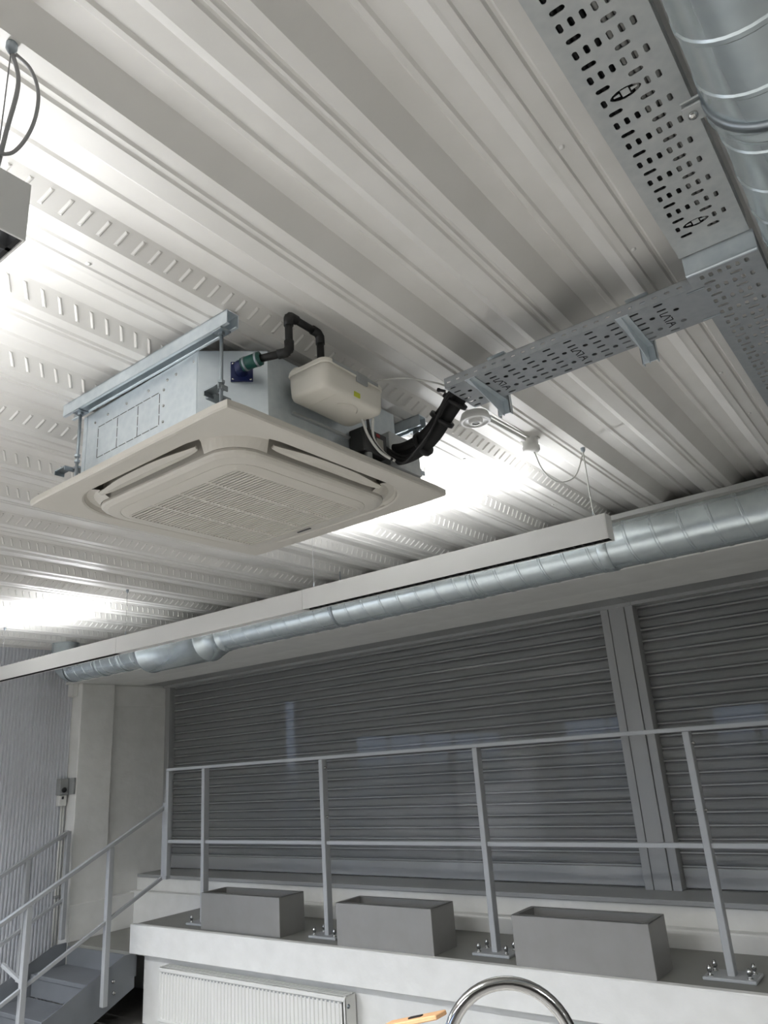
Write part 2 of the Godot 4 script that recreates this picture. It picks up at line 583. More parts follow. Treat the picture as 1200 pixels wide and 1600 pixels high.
func window_wall() -> void:
	var root := setting("wall_front", "white wall with column, beam and plinth round the shuttered windows")
	# column at the left end
	var st := mb()
	box(st, V(-6.50, -H, -4.14), V(-6.30, 0.85, -3.80), 0.006)
	var cl := setting("trim_2", "white column with reveal and side plinth at the end of the window strip")
	obj("column", st, M.white, cl)
	obj("reveal", abox(-6.60, -6.36, -H, 1.19, -5.0, -4.10), M.white, cl)
	obj("reveal_band", abox(-6.37, -6.352, 0.66, 0.85, -4.74, -4.14, 0.003), M.white, cl)
	# plinth along the reveal and along the back of the platform
	obj("plinth_side", abox(-6.5, -6.285, -H, -0.965, -4.60, -3.81, 0.006), M.white, cl)
	obj("wall_below_sill", abox(-6.36, 6.45, -H, -0.83, -5.0, -4.50), M.white, root)
	obj("plinth", abox(-6.36, 6.45, -H, -0.955, -4.50, -4.42, 0.008), M.white, root)
	obj("outer_wall", abox(-6.7, 6.7, -H, 1.19, -5.2, -5.0), M.white, root)
	var hd := setting("trim_3", "white steel beam and soffit above the shutters")
	# steel beam: two flanges and a web, then the soffit behind it
	st = mb()
	more(st, -6.44, 6.45, 1.116, 1.143, -4.12, -3.70, 0.003)
	more(st, -6.44, 6.45, 0.868, 1.118, -3.93, -3.89)
	more(st, -6.44, 6.45, 0.850, 0.870, -4.12, -3.72, 0.003)
	obj("beam", st, M.white_steel, hd)
	obj("soffit", abox(-6.36, 6.45, 0.858, 1.15, -4.48, -4.12, 0.003), M.white, hd)
	# sill
	obj("sill", abox(-6.33, 6.45, -0.852, -0.825, -4.80, -4.475, 0.004), M.frame_grey, root)

	# two windows: frames, panes and, outside them, the shutters
	var m0 := -0.364 * 4.80
	var m1 := -0.319 * 4.80
	var spans := [[JAMB + 0.01, m0 - 0.0], [m1, 6.44]]
	for w in 2:
		var x0: float = spans[w][0]
		var x1: float = spans[w][1]
		var win := setting("window_%d" % (w + 1))
		if w == 0:
			obj("jamb", abox(x0, x0 + 0.07, -0.83, 0.90, -4.84, -4.755, 0.003), M.frame_grey, win)
		else:
			obj("jamb", abox(x1 - 0.07, x1, -0.83, 0.90, -4.84, -4.755, 0.003), M.frame_grey, win)
		st = mb()
		var hx := m1 if w == 0 else x1
		more(st, x0, hx, 0.862, 0.93, -4.84, -4.47, 0.003)
		more(st, x0, hx, 0.840, 0.872, -4.84, -4.72, 0.003)
		obj("head_casing", st, M.frame_grey, win)
		var a: float = x0 + 0.07 if w == 0 else x0
		var b: float = x1 if w == 0 else x1 - 0.07
		obj("pane", abox(a, b, -0.825, 0.86, -4.792, -4.786), M.glass, win)
		# shutter
		var t := thing("roller_shutter", ["closed grey roller shutter filling the long window left of the mullion", "closed grey roller shutter right of the grey mullion"][w], "shutter", Vector3((a + b) / 2, H - 0.82, ZS))
		var half := (b - a) / 2 - 0.001
		var pt := 0.0733
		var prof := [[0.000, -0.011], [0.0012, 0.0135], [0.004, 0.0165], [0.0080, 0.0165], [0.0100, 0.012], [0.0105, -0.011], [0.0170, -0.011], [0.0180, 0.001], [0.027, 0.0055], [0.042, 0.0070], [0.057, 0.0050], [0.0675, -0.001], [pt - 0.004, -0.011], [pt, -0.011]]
		var meshes: Array = []
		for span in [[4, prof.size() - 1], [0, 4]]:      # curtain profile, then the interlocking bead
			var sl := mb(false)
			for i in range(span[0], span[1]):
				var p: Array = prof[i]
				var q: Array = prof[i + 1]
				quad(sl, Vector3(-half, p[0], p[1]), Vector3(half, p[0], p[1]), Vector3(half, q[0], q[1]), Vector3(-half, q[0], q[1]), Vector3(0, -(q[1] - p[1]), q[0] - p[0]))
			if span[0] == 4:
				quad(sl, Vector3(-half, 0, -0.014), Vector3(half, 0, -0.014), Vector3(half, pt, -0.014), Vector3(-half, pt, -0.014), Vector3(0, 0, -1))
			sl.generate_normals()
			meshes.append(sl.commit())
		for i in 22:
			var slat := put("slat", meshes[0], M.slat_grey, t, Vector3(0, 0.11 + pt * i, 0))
			put("bead", meshes[1], M.bead_lit_grey, slat)
		st = mb()
		box(st, Vector3(-half, 0.0, -0.012), Vector3(half, 0.108, 0.018), 0.004)
		obj("bottom_rail", st, M.frame_grey, t)
	# mullion between them: three strips with grooves
	var mu := setting("trim_1", "grey mullion of three strips between the shutters")
	var wd := m1 - m0
	obj("mullion_strip", abox(m0, m0 + wd * 0.25 - 0.003, -0.826, 0.862, -4.85, -4.740, 0.002), M.frame_grey, mu)
	obj("mullion_strip", abox(m0 + wd * 0.25 + 0.003, m0 + wd * 0.75 - 0.003, -0.826, 0.862, -4.85, -4.737, 0.002), M.frame_grey, mu)
	obj("mullion_strip", abox(m0 + wd * 0.75 + 0.003, m1, -0.826, 0.862, -4.85, -4.740, 0.002), M.frame_grey, mu)
	obj("mullion_core", abox(m0 + 0.005, m1 - 0.005, -0.826, 0.862, -4.85, -4.752), M.frame_grey, mu)

const PLAT := -1.04
const RZ := -3.97

func platform() -> void:
	var t := thing("platform", "raised grey floor platform edged with a white beam below the shutters", "platform", Vector3(-1.0, 0, -4.1))
	obj("slab", abox(-5.35, 6.44, -1.20, PLAT, -4.40, -3.80), M.slab_grey, t)
	obj("edge_beam", abox(-5.37, 6.44, -1.232, PLAT + 0.003, -3.80, -3.75, 0.006), M.white, t)
	obj("supporting_wall", abox(-5.33, 6.44, -H, -1.20, -4.40, -3.86), M.white, t)
	# planters
	var spots := [[-4.645, -3.862, -3.825, "grey metal trough planter beside the top of the stairs"], [-3.345, -2.640, -3.795, "grey metal trough planter in the middle of the platform row"], [-2.130, -1.410, -3.788, "warm grey metal trough planter next to the mullion, farthest from the stairs"]]
	for s in spots:
		var x0: float = s[0]
		var x1: float = s[1]
		var zf: float = s[2]
		var zb := zf - 0.235
		var top := PLAT + 0.236
		var p := thing("trough_planter", s[3], "planter", Vector3((x0 + x1) / 2, H + PLAT, (zf + zb) / 2), "trough planters on the platform")
		var w := 0.028
		var st := mb()
		more(st, x0, x1, PLAT, top - 0.0, zf - 0.004, zf, 0.0015)
		more(st, x0, x1, PLAT, top, zb, zb + 0.004, 0.0015)
		more(st, x0, x0 + 0.004, PLAT, top, zb + 0.003, zf - 0.003, 0.001)
		more(st, x1 - 0.004, x1, PLAT, top, zb + 0.003, zf - 0.003, 0.001)
		obj("body", st, M.planter, p)
		st = mb()
		more(st, x0, x1, top - 0.004, top, zf - w, zf, 0.0015)
		more(st, x0, x1, top - 0.004, top, zb, zb + w, 0.0015)
		more(st, x0, x0 + w, top - 0.004, top, zb + w, zf - w)
		more(st, x1 - w, x1, top - 0.004, top, zb + w, zf - w)
		more(st, x0 + w - 0.003, x0 + w, top - 0.06, top - 0.004, zb + w, zf - w)
		more(st, x1 - w, x1 - w + 0.003, top - 0.06, top - 0.004, zb + w, zf - w)
		more(st, x0 + w, x1 - w, top - 0.06, top - 0.004, zb + w - 0.003, zb + w)
		more(st, x0 + w, x1 - w, top - 0.06, top - 0.004, zf - w, zf - w + 0.003)
		obj("rim", st, M.planter, p)
		obj("lining", abox(x0 + 0.006, x1 - 0.006, PLAT + 0.004, top - 0.075, zb + 0.006, zf - 0.006), M.soil, p)
	# railing along the platform edge
	var top_y := 0.058
	var r := thing("guard_railing", "grey steel guard railing with bolted posts along the platform", "railing", Vector3(-3.0, H + PLAT, RZ))
	var left := -5.232
	obj("top_rail", abox(left - 0.018, 1.6, top_y - 0.022, top_y, RZ - 0.02, RZ + 0.02, 0.003), M.rail_grey, r)
	obj("mid_rail", abox(left, 1.6, -0.500, -0.476, RZ - 0.012, RZ + 0.012, 0.003), M.rail_grey, r)
	obj("end_post", abox(left - 0.018, left + 0.018, -0.735, top_y - 0.022, RZ - 0.02, RZ + 0.02, 0.003), M.rail_grey, r)
	for i in 6:
		var x := -4.785 + 1.2205 * i
		var post := obj("post", abox(x - 0.017, x + 0.017, PLAT + 0.01, top_y - 0.022, RZ - 0.026, RZ + 0.026, 0.003), M.rail_grey, r)
		obj("base_plate", abox(x - 0.115, x + 0.115, PLAT, PLAT + 0.014, RZ - 0.075, RZ + 0.075, 0.003), M.rail_grey, post)
		for e in [[-0.085, -0.045], [0.085, -0.045], [-0.085, 0.045], [0.085, 0.045]]:
			var st := mb(true)
			lathe(st, V(x + e[0], PLAT + 0.014, RZ + e[1]), Vector3.UP, [[0.0, 0.013], [0.004, 0.013], [0.004, 0.0085], [0.018, 0.0085], [0.018, 0.0115], [0.030, 0.0115], [0.037, 0.0095], [0.042, 0.006], [0.044, 0.0]], 12)
			obj("dome_nut", st, M.steel, post)
		if i in [1, 3]:
			for y in [-0.02, -0.33]:
				var st := mb(true)
				for s in [-1.0, 1.0]:
					lathe(st, V(x + 0.017 * s, y, RZ), Vector3(s, 0, 0), [[0.0, 0.009], [0.006, 0.009], [0.012, 0.006], [0.014, 0.0]], 10)
				obj("bolt", st, M.steel, post)
	for y in [-0.27, -0.37]:
		var st := mb(true)
		lathe(st, V(left - 0.018, y, RZ + 0.004), Vector3(-1, 0, 0.3), [[0.0, 0.010], [0.006, 0.010], [0.012, 0.006], [0.014, 0.0]], 10)
		obj("bolt", st, M.steel, r)

func stairs() -> void:
	var t := thing("staircase", "grey painted steel steps rising to the platform beside the ribbed wall", "stairs", Vector3(-5.85, 0, -3.3))
	obj("landing", abox(-6.28, -5.376, -1.26, -1.235, -4.42, -3.80, 0.003), M.slab_grey, t)
	obj("landing_fascia", abox(-6.28, -5.376, -1.395, -1.26, -3.825, -3.80), M.stair_grey, t)
	var levels := [-1.39, -1.545]
	for i in levels.size():
		var y: float = levels[i]
		var zb := -3.80 + 0.30 * i
		obj("tread", abox(-6.28, -5.376, y - 0.03, y, zb - 0.0, zb + 0.30, 0.003), M.stair_grey, t)
		obj("riser", abox(-6.28, -5.376, y - 0.155, y - 0.03, zb + 0.27, zb + 0.285), M.stair_grey, t)
	for x in [-6.306, -5.374]:
		var st := mb()
		var poly := PackedVector2Array([Vector2(-3.80, -1.236), Vector2(-3.70, -1.236), Vector2(-2.62, -1.70), Vector2(-3.26, -1.70), Vector2(-3.80, -1.462)])
		slab(st, poly, V(x, 0, 0), Vector3(0, 0, 1), Vector3(0, 1, 0), Vector3(0.012, 0, 0))
		obj("stringer", st, M.stair_grey, t)
	for e in [[-3.56, -1.38], [-3.57, -1.455]]:
		var st := mb(true)
		lathe(st, V(-5.362, e[1], e[0] - 0.06), Vector3.RIGHT, [[0.0, 0.013], [0.008, 0.013], [0.014, 0.008], [0.016, 0.0]], 10)
		obj("bolt", st, M.steel, t)
	# railing on the platform side
	var r := thing("stair_railing", "pale grey stair handrail joined to the guard railing's end post", "railing", Vector3(-5.27, H - 1.5, -3.5), "stair railings")
	var x := -5.285
	var st := mb()
	bar(st, V(x, -0.235, -3.975), V(x, -0.905, -2.58), 0.036, 0.026)
	obj("handrail", st, M.rail_grey, r)
	st = mb()
	bar(st, V(x, -0.745, -3.975), V(x, -1.40, -2.55), 0.022, 0.024)
	obj("lower_rail", st, M.rail_grey, r)
	obj("end_bracket", abox(x - 0.006, x + 0.06, -0.76, -0.20, -4.0, -3.955, 0.002), M.rail_grey, r)
	for p in [[-3.50, -0.475, -1.50], [-2.90, -0.765, -1.66]]:
		obj("post", abox(x - 0.02, x + 0.02, p[2], p[1], p[0] - 0.02, p[0] + 0.02, 0.003), M.rail_grey, r)
	st = mb()
	bar(st, V(x, -1.215, -2.90), V(x - 0.28, -1.13, -2.90), 0.022, 0.024)
	obj("return_rail", st, M.rail_grey, r)
	# railing on the wall side
	r = thing("stair_railing", "dark grey stair handrail against the ribbed wall and white column", "railing", Vector3(-6.27, H - 1.5, -3.4), "stair railings")
	x = -6.265
	st = mb()
	bar(st, V(x, -0.390, -3.735), V(x, -0.985, -2.50), 0.036, 0.028)
	obj("handrail", st, M.rail_grey, r)
	st = mb()
	bar(st, V(x, -0.900, -3.735), V(x, -1.43, -2.60), 0.022, 0.024)
	obj("lower_rail", st, M.rail_grey, r)
	for p in [[-3.735, -0.385, -1.20], [-3.40, -0.56, -1.42]]:
		obj("post", abox(x - 0.02, x + 0.02, p[2], p[1], p[0] - 0.018, p[0] + 0.018, 0.003), M.rail_grey, r)

func ring_band(st: SurfaceTool, at: Vector3, axis: Vector3, r: float, w: float, n := 32) -> void:
	lathe(st, at, axis, [[-w / 2, r - 0.004], [-w / 2, r + 0.0025], [-w / 2 + 0.003, r + 0.0045], [w / 2 - 0.003, r + 0.0045], [w / 2, r + 0.0025], [w / 2, r - 0.004]], n)

func long_duct() -> void:
	var z := -3.46
	var y := 0.912
	var r := 0.112
	var t := thing("spiral_duct", "long galvanised spiral duct running in front of the white beam above the shutters", "duct", Vector3(-2.5, H + y, z))
	var st: SurfaceTool
	spiral("pipe_section", V(2.6, y, z), V(-1.18, y, z), r, 0.128, 40, M.galv_duct, t)
	spiral("pipe_section", V(-1.18, y - 0.004, z), V(-3.92, y - 0.004, z), r, 0.128, 40, M.galv_duct, t)
	for x in [-1.18, -1.92]:
		st = mb(true)
		ring_band(st, V(x, y - 0.002, z), Vector3.RIGHT, r + 0.001, 0.05 if x > -1.5 else 0.03, 40)
		obj("coupling", st, M.galv_duct, t)
	st = mb(true)
	lathe(st, V(-3.90, y - 0.004, z), Vector3.LEFT, [[0.0, 0.1135], [0.05, 0.1135], [0.055, 0.118], [0.065, 0.118], [0.07, 0.1135], [0.16, 0.142], [0.22, 0.158], [0.225, 0.163], [0.235, 0.163], [0.24, 0.159], [0.88, 0.159], [0.885, 0.163], [0.90, 0.163], [0.905, 0.158], [0.96, 0.1135], [1.0, 0.1135]], 40)
	obj("silencer", st, M.galv_duct, t)
	spiral("pipe_section", V(-4.88, y, z), V(-5.86, y, z), r, 0.128, 40, M.galv_duct, t)
	for x in [-5.12, -5.42]:
		st = mb(true)
		ring_band(st, V(x, y, z), Vector3.RIGHT, r + 0.001, 0.045, 40)
		obj("coupling", st, M.galv_duct, t)
	# segmented elbow that turns up to the deck
	st = mb(true)
	var pts: Array = []
	for i in 7:
		var a := deg_to_rad(15.0 * i)
		pts.append(V(-5.86 - 0.17 * sin(a), y + 0.17 * (1 - cos(a)), z))
	pts.append(V(-6.03, DECK, z))
	tube(st, pts, r + 0.001, 32, false)
	obj("elbow", st, M.galv_duct, t)
	for x in [-0.2, -2.9]:
		st = mb()
		ring_band(st, V(x, y, z), Vector3.RIGHT, r + 0.003, 0.02, 40)
		for dx in [0.0]:
			tube(st, [V(x, y + r, z), V(x, DECK, z)], 0.004, 8)
		obj("hanger_ring", st, M.zinc, t)

func side_duct() -> void:
	var c := Vector2(0.019, 1.0)
	var r := 0.112
	var t := thing("spiral_duct", "thick galvanised spiral duct beside the wide perforated tray", "duct", Vector3(c.x, H + c.y, -1.0))
	var st: SurfaceTool
	spiral("pipe_section", V(c.x, c.y, 2.2), V(c.x, c.y, -1.135), r, 0.118, 40, M.galv_duct, t)
	spiral("pipe_section", V(c.x, c.y, -1.135), V(c.x, c.y, -3.34), r - 0.003, 0.118, 40, M.galv_duct, t)
	st = mb(true)
	lathe(st, V(c.x, c.y, -1.10), Vector3.FORWARD, [[0.0, r], [0.0, r + 0.003], [0.01, r + 0.006], [0.018, r + 0.003], [0.03, r + 0.003], [0.036, r + 0.006], [0.046, r + 0.003], [0.06, r - 0.003]], 40)
	obj("coupling", st, M.galv_duct, t)
	st = mb(true)
	lathe(st, V(c.x, c.y, -1.095), Vector3.FORWARD, [[0.0, r], [0.0, r + 0.006], [0.018, r + 0.006], [0.018, r]], 40)
	obj("clamp_band", st, M.zinc, t)
	st = mb()
	more(st, c.x - r - 0.034, c.x - r - 0.003, c.y - 0.018, c.y - 0.014, -1.125, -1.085, 0.001)
	more(st, c.x - r - 0.034, c.x - r - 0.003, c.y - 0.006, c.y - 0.002, -1.125, -1.085, 0.001)
	obj("clamp_lug", st, M.galv_dull, t)
	st = mb(true)
	lathe(st, V(c.x - r - 0.020, c.y - 0.018, -1.105), Vector3.DOWN, [[0.0, 0.008], [0.005, 0.008], [0.008, 0.005], [0.009, 0.0]], 12)
	obj("lug_bolt", st, M.steel, t)
	for z in [0.4, -2.2]:
		st = mb()
		tube(st, [V(c.x, c.y + r - 0.01, z), V(c.x, DECK, z)], 0.004, 8)
		obj("hanger_rod", st, M.zinc, t)

# one row: lit module, blank module, lit module
func light_row(z: float, label: String, down: float, shift := 0.0) -> void:
	var top := 0.845
	var bot := 0.744
	var t := thing("linear_pendant_light", label, "light fixture", Vector3(-3.3 + shift, H + bot, z), "rows of linear pendant lights")
	var e := 0.03
	var ends := [shift - 0.907, shift - 2.505, shift - 4.103, shift - 5.701]
	for i in 3:
		var x1: float = ends[i]
		var x0: float = ends[i + 1]
		var lit := i != 1
		var st := mb()
		more(st, x0 + 0.0008, x1 - 0.0008, bot, top, z + e - 0.003, z + e, 0.0008)
		more(st, x0 + 0.0008, x1 - 0.0008, bot, top, z - e, z - e + 0.003, 0.0008)
		if lit:
			more(st, x0 + 0.001, x1 - 0.001, bot + 0.045, bot + 0.060, z - e + 0.002, z + e - 0.002)
		else:
			more(st, x0 + 0.001, x1 - 0.001, top - 0.004, top, z - e + 0.002, z + e - 0.002)
			more(st, x0 + 0.001, x1 - 0.001, bot + 0.001, bot + 0.005, z - e + 0.002, z + e - 0.002)
		obj("module_body", st, M.lamp_white, t)
		if i == 0:
			obj("end_cap", abox(x1 - 0.004, x1, bot, top, z - e, z + e, 0.0008), M.lamp_white, t)
		if i == 2:
			obj("end_cap", abox(x0, x0 + 0.004, bot, top, z - e, z + e, 0.0008), M.lamp_white, t)
		if not lit:
			continue
		# upward diffuser, downward louvre
		obj("diffuser", abox(x0 + INSET - 0.01, x1 - INSET + 0.01, top - 0.012, top - 0.008, z - e + 0.004, z + e - 0.004), M.glow, t)
		st = mb()
		var n := 40
		for k in n:
			var x := lerpf(x0 + 0.02, x1 - 0.02, (k + 0.5) / n)
			more(st, x - 0.004, x + 0.004, bot + 0.003, bot + 0.034, z - e + 0.003, z + e - 0.003)
		more(st, x0 + 0.002, x1 - 0.002, bot + 0.003, bot + 0.034, z + e - 0.010, z + e - 0.0035)
		more(st, x0 + 0.002, x1 - 0.002, bot + 0.003, bot + 0.034, z - e + 0.0035, z - e + 0.010)
		obj("louvre", st, M.black, t)
		obj("light_strip", abox(x0 + 0.01, x1 - 0.01, bot + 0.040, bot + 0.044, z - 0.012, z + 0.012), M.glow if down > 0.0 else M.reflector, t)
		var l := AreaLight3D.new()
		l.name = "up_light"
		l.area_size = Vector2(x1 - x0 - 2.0 * INSET, 0.046)
		l.light_color = LAMP
		l.light_energy = UP_LIGHT * (0.1 if shift > 0.0 else 1.0)
		l.area_range = 12.0
		l.shadow_enabled = true
		l.rotation_degrees = Vector3(90.0, 0, 0)
		l.position = V((x0 + x1) / 2, top - 0.005, z)
		t.add_child(l, true)
		if down > 0.0:
			for k in 8:      # one source for every fifth cell of the louvre
				var p := SpotLight3D.new()
				p.name = "down_light"
				p.light_color = LAMP
				p.light_energy = down / 8.0 * (1.3 if i == 2 and shift == 0.0 else 1.0)
				p.light_size = 0.03
				p.spot_range = 12.0
				p.spot_angle = 84.0
				p.spot_attenuation = 0.6
				p.shadow_enabled = true
				p.rotation_degrees = Vector3(-90, 0, 0)
				p.position = V(lerpf(x0, x1, (k + 0.5) / 8.0), bot + 0.001, z)
				t.add_child(p, true)
	# suspension wires
	for x in [shift - 0.962, shift - 2.45, shift - 4.05, shift - 5.6]:
		var st := mb()
		tube(st, [V(x, DECK - 0.018, z), V(x, top + 0.016, z)], 0.0012, 6)
		tube(st, [V(x, top + 0.022, z), V(x - 0.010, top - 0.002, z)], 0.0012, 6)
		tube(st, [V(x, top + 0.022, z), V(x + 0.010, top - 0.002, z)], 0.0012, 6)
		var w := obj("suspension_wire", st, M.cable_grey, t)
		st = mb(true)
		lathe(st, V(x, DECK + 0.001, z), Vector3.DOWN, [[0.0, 0.009], [0.012, 0.009], [0.02, 0.005], [0.024, 0.002]], 12)
		obj("ceiling_grip", st, M.zinc, w)
		st = mb(true)
		lathe(st, V(x, top + 0.012, z), Vector3.UP, [[0.0, 0.004], [0.016, 0.004], [0.02, 0.002]], 8)
		obj("wire_grip", st, M.zinc, w)

func lights() -> void:
	light_row(-2.714, "long white linear pendant light in front of the spiral duct", 0.0)
	light_row(-0.385, "white linear pendant light with dark louvre whose end hangs by looped cables", DOWN_LIGHT * 0.85)
	light_row(1.945, "added white linear pendant light, unseen behind the viewer, giving fill light", DOWN_LIGHT * 2.5)  # row added behind the viewer as fill light
	light_row(-0.385, "added white linear pendant light, unseen beyond the thick spiral duct, giving fill light", DOWN_LIGHT * 1.3, 6.6)  # row added out of view to brighten faces turned towards the duct

# ---------------------------------------------------------------- ceiling cassette
func rr(a: float, h: float, r: float) -> Vector2:
	var d := Vector2(cos(a), sin(a))
	var k := h / maxf(absf(d.x), absf(d.y))
	var p := d * k
	if absf(p.x) > h - r and absf(p.y) > h - r:
		var c := Vector2(signf(p.x) * (h - r), signf(p.y) * (h - r))
		var b := d.dot(c)
		k = b + sqrt(maxf(b * b - c.length_squared() + r * r, 0.0))
		p = d * k
	return p

func angles(n: int, a0 := 0.0, a1 := TAU) -> Array:
	var out: Array = []
	for i in n + 1:
		out.append(lerpf(a0, a1, float(i) / n))
	return out

# loft of rounded squares: rows of [half, radius, y]
func loft(st: SurfaceTool, rows: Array, at: Vector3, angs: Array, downward: Array) -> void:
	for i in rows.size() - 1:
		for k in angs.size() - 1:
			var p: Array = []
			for e in [[i, k], [i, k + 1], [i + 1, k + 1], [i + 1, k]]:
				var q := rr(angs[e[1]], rows[e[0]][0], rows[e[0]][1])
				p.append(at + Vector3(q.x, rows[e[0]][2], q.y))
			var am: float = (angs[k] + angs[k + 1]) * 0.5
			var o: Vector3 = downward[i]
			quad(st, p[0], p[1], p[2], p[3], Vector3(cos(am) * o.x, o.y, sin(am) * o.x))

func cassette() -> void:
	var cx := -1.707
	var cz := -1.5715
	var py := 0.840
	var t := thing("ceiling_cassette", "square white ceiling cassette air conditioner hung below the deck on threaded rods", "air conditioner", Vector3(cx, H + py, cz))
	t.rotation.y = deg_to_rad(-1.2)
	var at := Vector3.ZERO
	var full := angles(96)
	var D := Vector3.DOWN
	var IN := Vector3(-1, 0, 0)
	var OUT := Vector3(1, 0, 0)
	# outer panel with its rounded opening
	var st := mb()
	loft(st, [[0.475, 0.012, 0.026], [0.482, 0.014, 0.022], [0.482, 0.014, 0.006], [0.479, 0.014, 0.001], [0.470, 0.02, 0.0], [0.418, 0.195, 0.0], [0.413, 0.193, 0.004], [0.412, 0.192, 0.012]], at, full, [Vector3(1, 1, 0), OUT, Vector3(1, -0.5, 0), Vector3(0.3, -1, 0), D, Vector3(-1, -1, 0), IN])
	loft(st, [[0.475, 0.012, 0.026], [0.4125, 0.1925, 0.026]], at, full, [Vector3.UP])
	obj("outer_panel", st, M.panel, t)
	# hollow inside: roof and walls of the outlet and intake chambers
	st = mb()
	loft(st, [[0.400, 0.20, 0.235], [0.002, 0.0005, 0.235]], at, full, [D])
	loft(st, [[0.4125, 0.1925, 0.010], [0.405, 0.20, 0.024], [0.400, 0.20, 0.235]], at, full, [IN, IN])
	obj("air_chamber", st, M.chamber, t)
	# middle panel, hanging a little lower
	st = mb()
	loft(st, [[0.351, 0.100, -0.010], [0.3505, 0.100, -0.017], [0.346, 0.099, -0.0225], [0.335, 0.10, -0.0285], [0.3073, 0.095, -0.0335], [0.3062, 0.095, -0.0312], [0.3051, 0.095, -0.034], [0.290, 0.07, -0.037], [0.274, 0.03, -0.040], [0.264, 0.012, -0.0415], [0.262, 0.012, -0.030]], at, full, [OUT, Vector3(1, -0.6, 0), Vector3(0.6, -1, 0), Vector3(0.3, -1, 0), Vector3(-1, -1, 0), Vector3(1, -1, 0), Vector3(0.3, -1, 0), Vector3(0.3, -1, 0), D, IN])
	obj("middle_panel", st, M.panel, t)
	st = mb()
	loft(st, [[0.347, 0.098, 0.235], [0.347, 0.098, -0.012], [0.3505, 0.100, -0.012]], at, full, [OUT, Vector3.UP])
	obj("middle_collar", st, M.chamber, t)
	# intake grille: bars over the open chamber
	var bar_mesh := mb()
	box(bar_mesh, Vector3(-0.263, -0.0415, -0.0032), Vector3(0.263, -0.026, 0.0032), 0.001)
	bar_mesh.generate_normals()
	var bm := bar_mesh.commit()
	for i in 38:
		var gz := -0.2555 + 0.0138 * i
		put("grille_bar", bm, M.panel, t, Vector3(0, 0, gz))
	for x in [-0.13, 0.0, 0.13]:
		st = mb()
		box(st, Vector3(x - 0.006, -0.0405, -0.263), Vector3(x + 0.006, -0.024, 0.263), 0.001)
		obj("grille_rib", st, M.panel, t)
	st = mb()
	box(st, Vector3(0.02 - 0.06, -0.0455, -0.284), Vector3(0.02 + 0.005, -0.0425, -0.277), 0.0005)
	obj("badge", st, M.grey_box, t)
	# flaps and corner covers
	for q in 4:
		var turn := Transform3D(Basis(Vector3.UP, q * PI / 2), Vector3.ZERO)
		st = mb()
		var n := 20
		var prev: Array = []
		for i in n + 1:
			var u := lerpf(-1.0, 1.0, float(i) / n)
			var taper := 1.0 - pow(absf(u), 2.6) * 0.72
			var z := u * 0.236
			var c := 0.3655 + 0.010 * pow(absf(u), 8.0)
			var hi := Vector3(c + 0.044 * taper, 0.000, z)
			var lo := Vector3(c, -0.005, z)
			var mid := (hi + lo) * 0.5 + Vector3(0.0, -0.004, 0) * taper
			var cur := [turn * hi, turn * mid, turn * lo]
			var tk := turn.basis * Vector3(-0.003, 0.005, 0)
			if i > 0:
				for j in 2:
					quad(st, prev[j], cur[j], cur[j + 1], prev[j + 1], turn.basis * Vector3(1, -1, 0))
					quad(st, prev[j] + tk, cur[j] + tk, cur[j + 1] + tk, prev[j + 1] + tk, turn.basis * Vector3(-1, 1, 0))
				quad(st, prev[0], cur[0], cur[0] + tk, prev[0] + tk, turn.basis * Vector3(1, 1, 0))
				quad(st, prev[2], cur[2], cur[2] + tk, prev[2] + tk, turn.basis * Vector3(-1, -1, 0))
			prev = cur
		obj("flap", st, M.panel, t)
		st = mb()
		var mid_a := PI / 4 + q * PI / 2
		loft(st, [[0.4115, 0.192, 0.006], [0.404, 0.180, 0.016], [0.378, 0.14, 0.016], [0.3515, 0.100, -0.009]], at, angles(12, mid_a - 0.205, mid_a + 0.205), [IN, D, D])
		obj("corner_cover", st, M.panel, t)
	# galvanised body with cut corners
	var b0 := 0.026
	var b1 := 0.262
	var h := 0.42
	var c := 0.133
	var poly := PackedVector2Array([Vector2(-h, -h + c), Vector2(-h + c, -h), Vector2(h - c, -h), Vector2(h, -h + c), Vector2(h, h - c), Vector2(h - c, h), Vector2(-h + c, h), Vector2(-h, h - c)])
	st = mb()
	for i in poly.size():
		var pa := poly[i]
		var pb := poly[(i + 1) % poly.size()]
		var nw := pa + pb
		quad(st, Vector3(pa.x, b0, pa.y), Vector3(pb.x, b0, pb.y), Vector3(pb.x, b1, pb.y), Vector3(pa.x, b1, pa.y), Vector3(nw.x, 0, nw.y))
	slab(st, poly, Vector3(0, b1 - 0.002, 0), Vector3.RIGHT, Vector3.BACK, Vector3(0, 0.002, 0))
	obj("casing", st, M.galv, t)
	# knock-out lines, rivets and seams on the front side
	st = mb()
	var kx := [-0.20, -0.095, 0.01, 0.115]
	for i in 4:
		for s in 3:
			box(st, Vector3(kx[i] - 0.001, 0.098 + 0.034 * s, h - 0.001), Vector3(kx[i] + 0.001, 0.098 + 0.034 * s + 0.029, h + 0.0006))
	for y in [0.096, 0.200]:
		for s in 8:
			box(st, Vector3(-0.20 + s * 0.0394, y - 0.001, h - 0.001), Vector3(-0.20 + s * 0.0394 + 0.034, y + 0.001, h + 0.0006))
	obj("knock_out_cut", st, M.grey_box, t)
	for e in [[-0.22, 0.222], [-0.15, 0.226], [-0.05, 0.226], [0.06, 0.226], [0.15, 0.226], [0.19, 0.228], [0.135, 0.20], [0.135, 0.15], [0.135, 0.10], [0.27, 0.236], [-0.02, 0.065]]:
		st = mb(true)
		lathe(st, Vector3(e[0], e[1], h), Vector3.BACK, [[0.0, 0.0045], [0.002, 0.004], [0.003, 0.0]], 8)
		obj("rivet", st, M.steel, t)
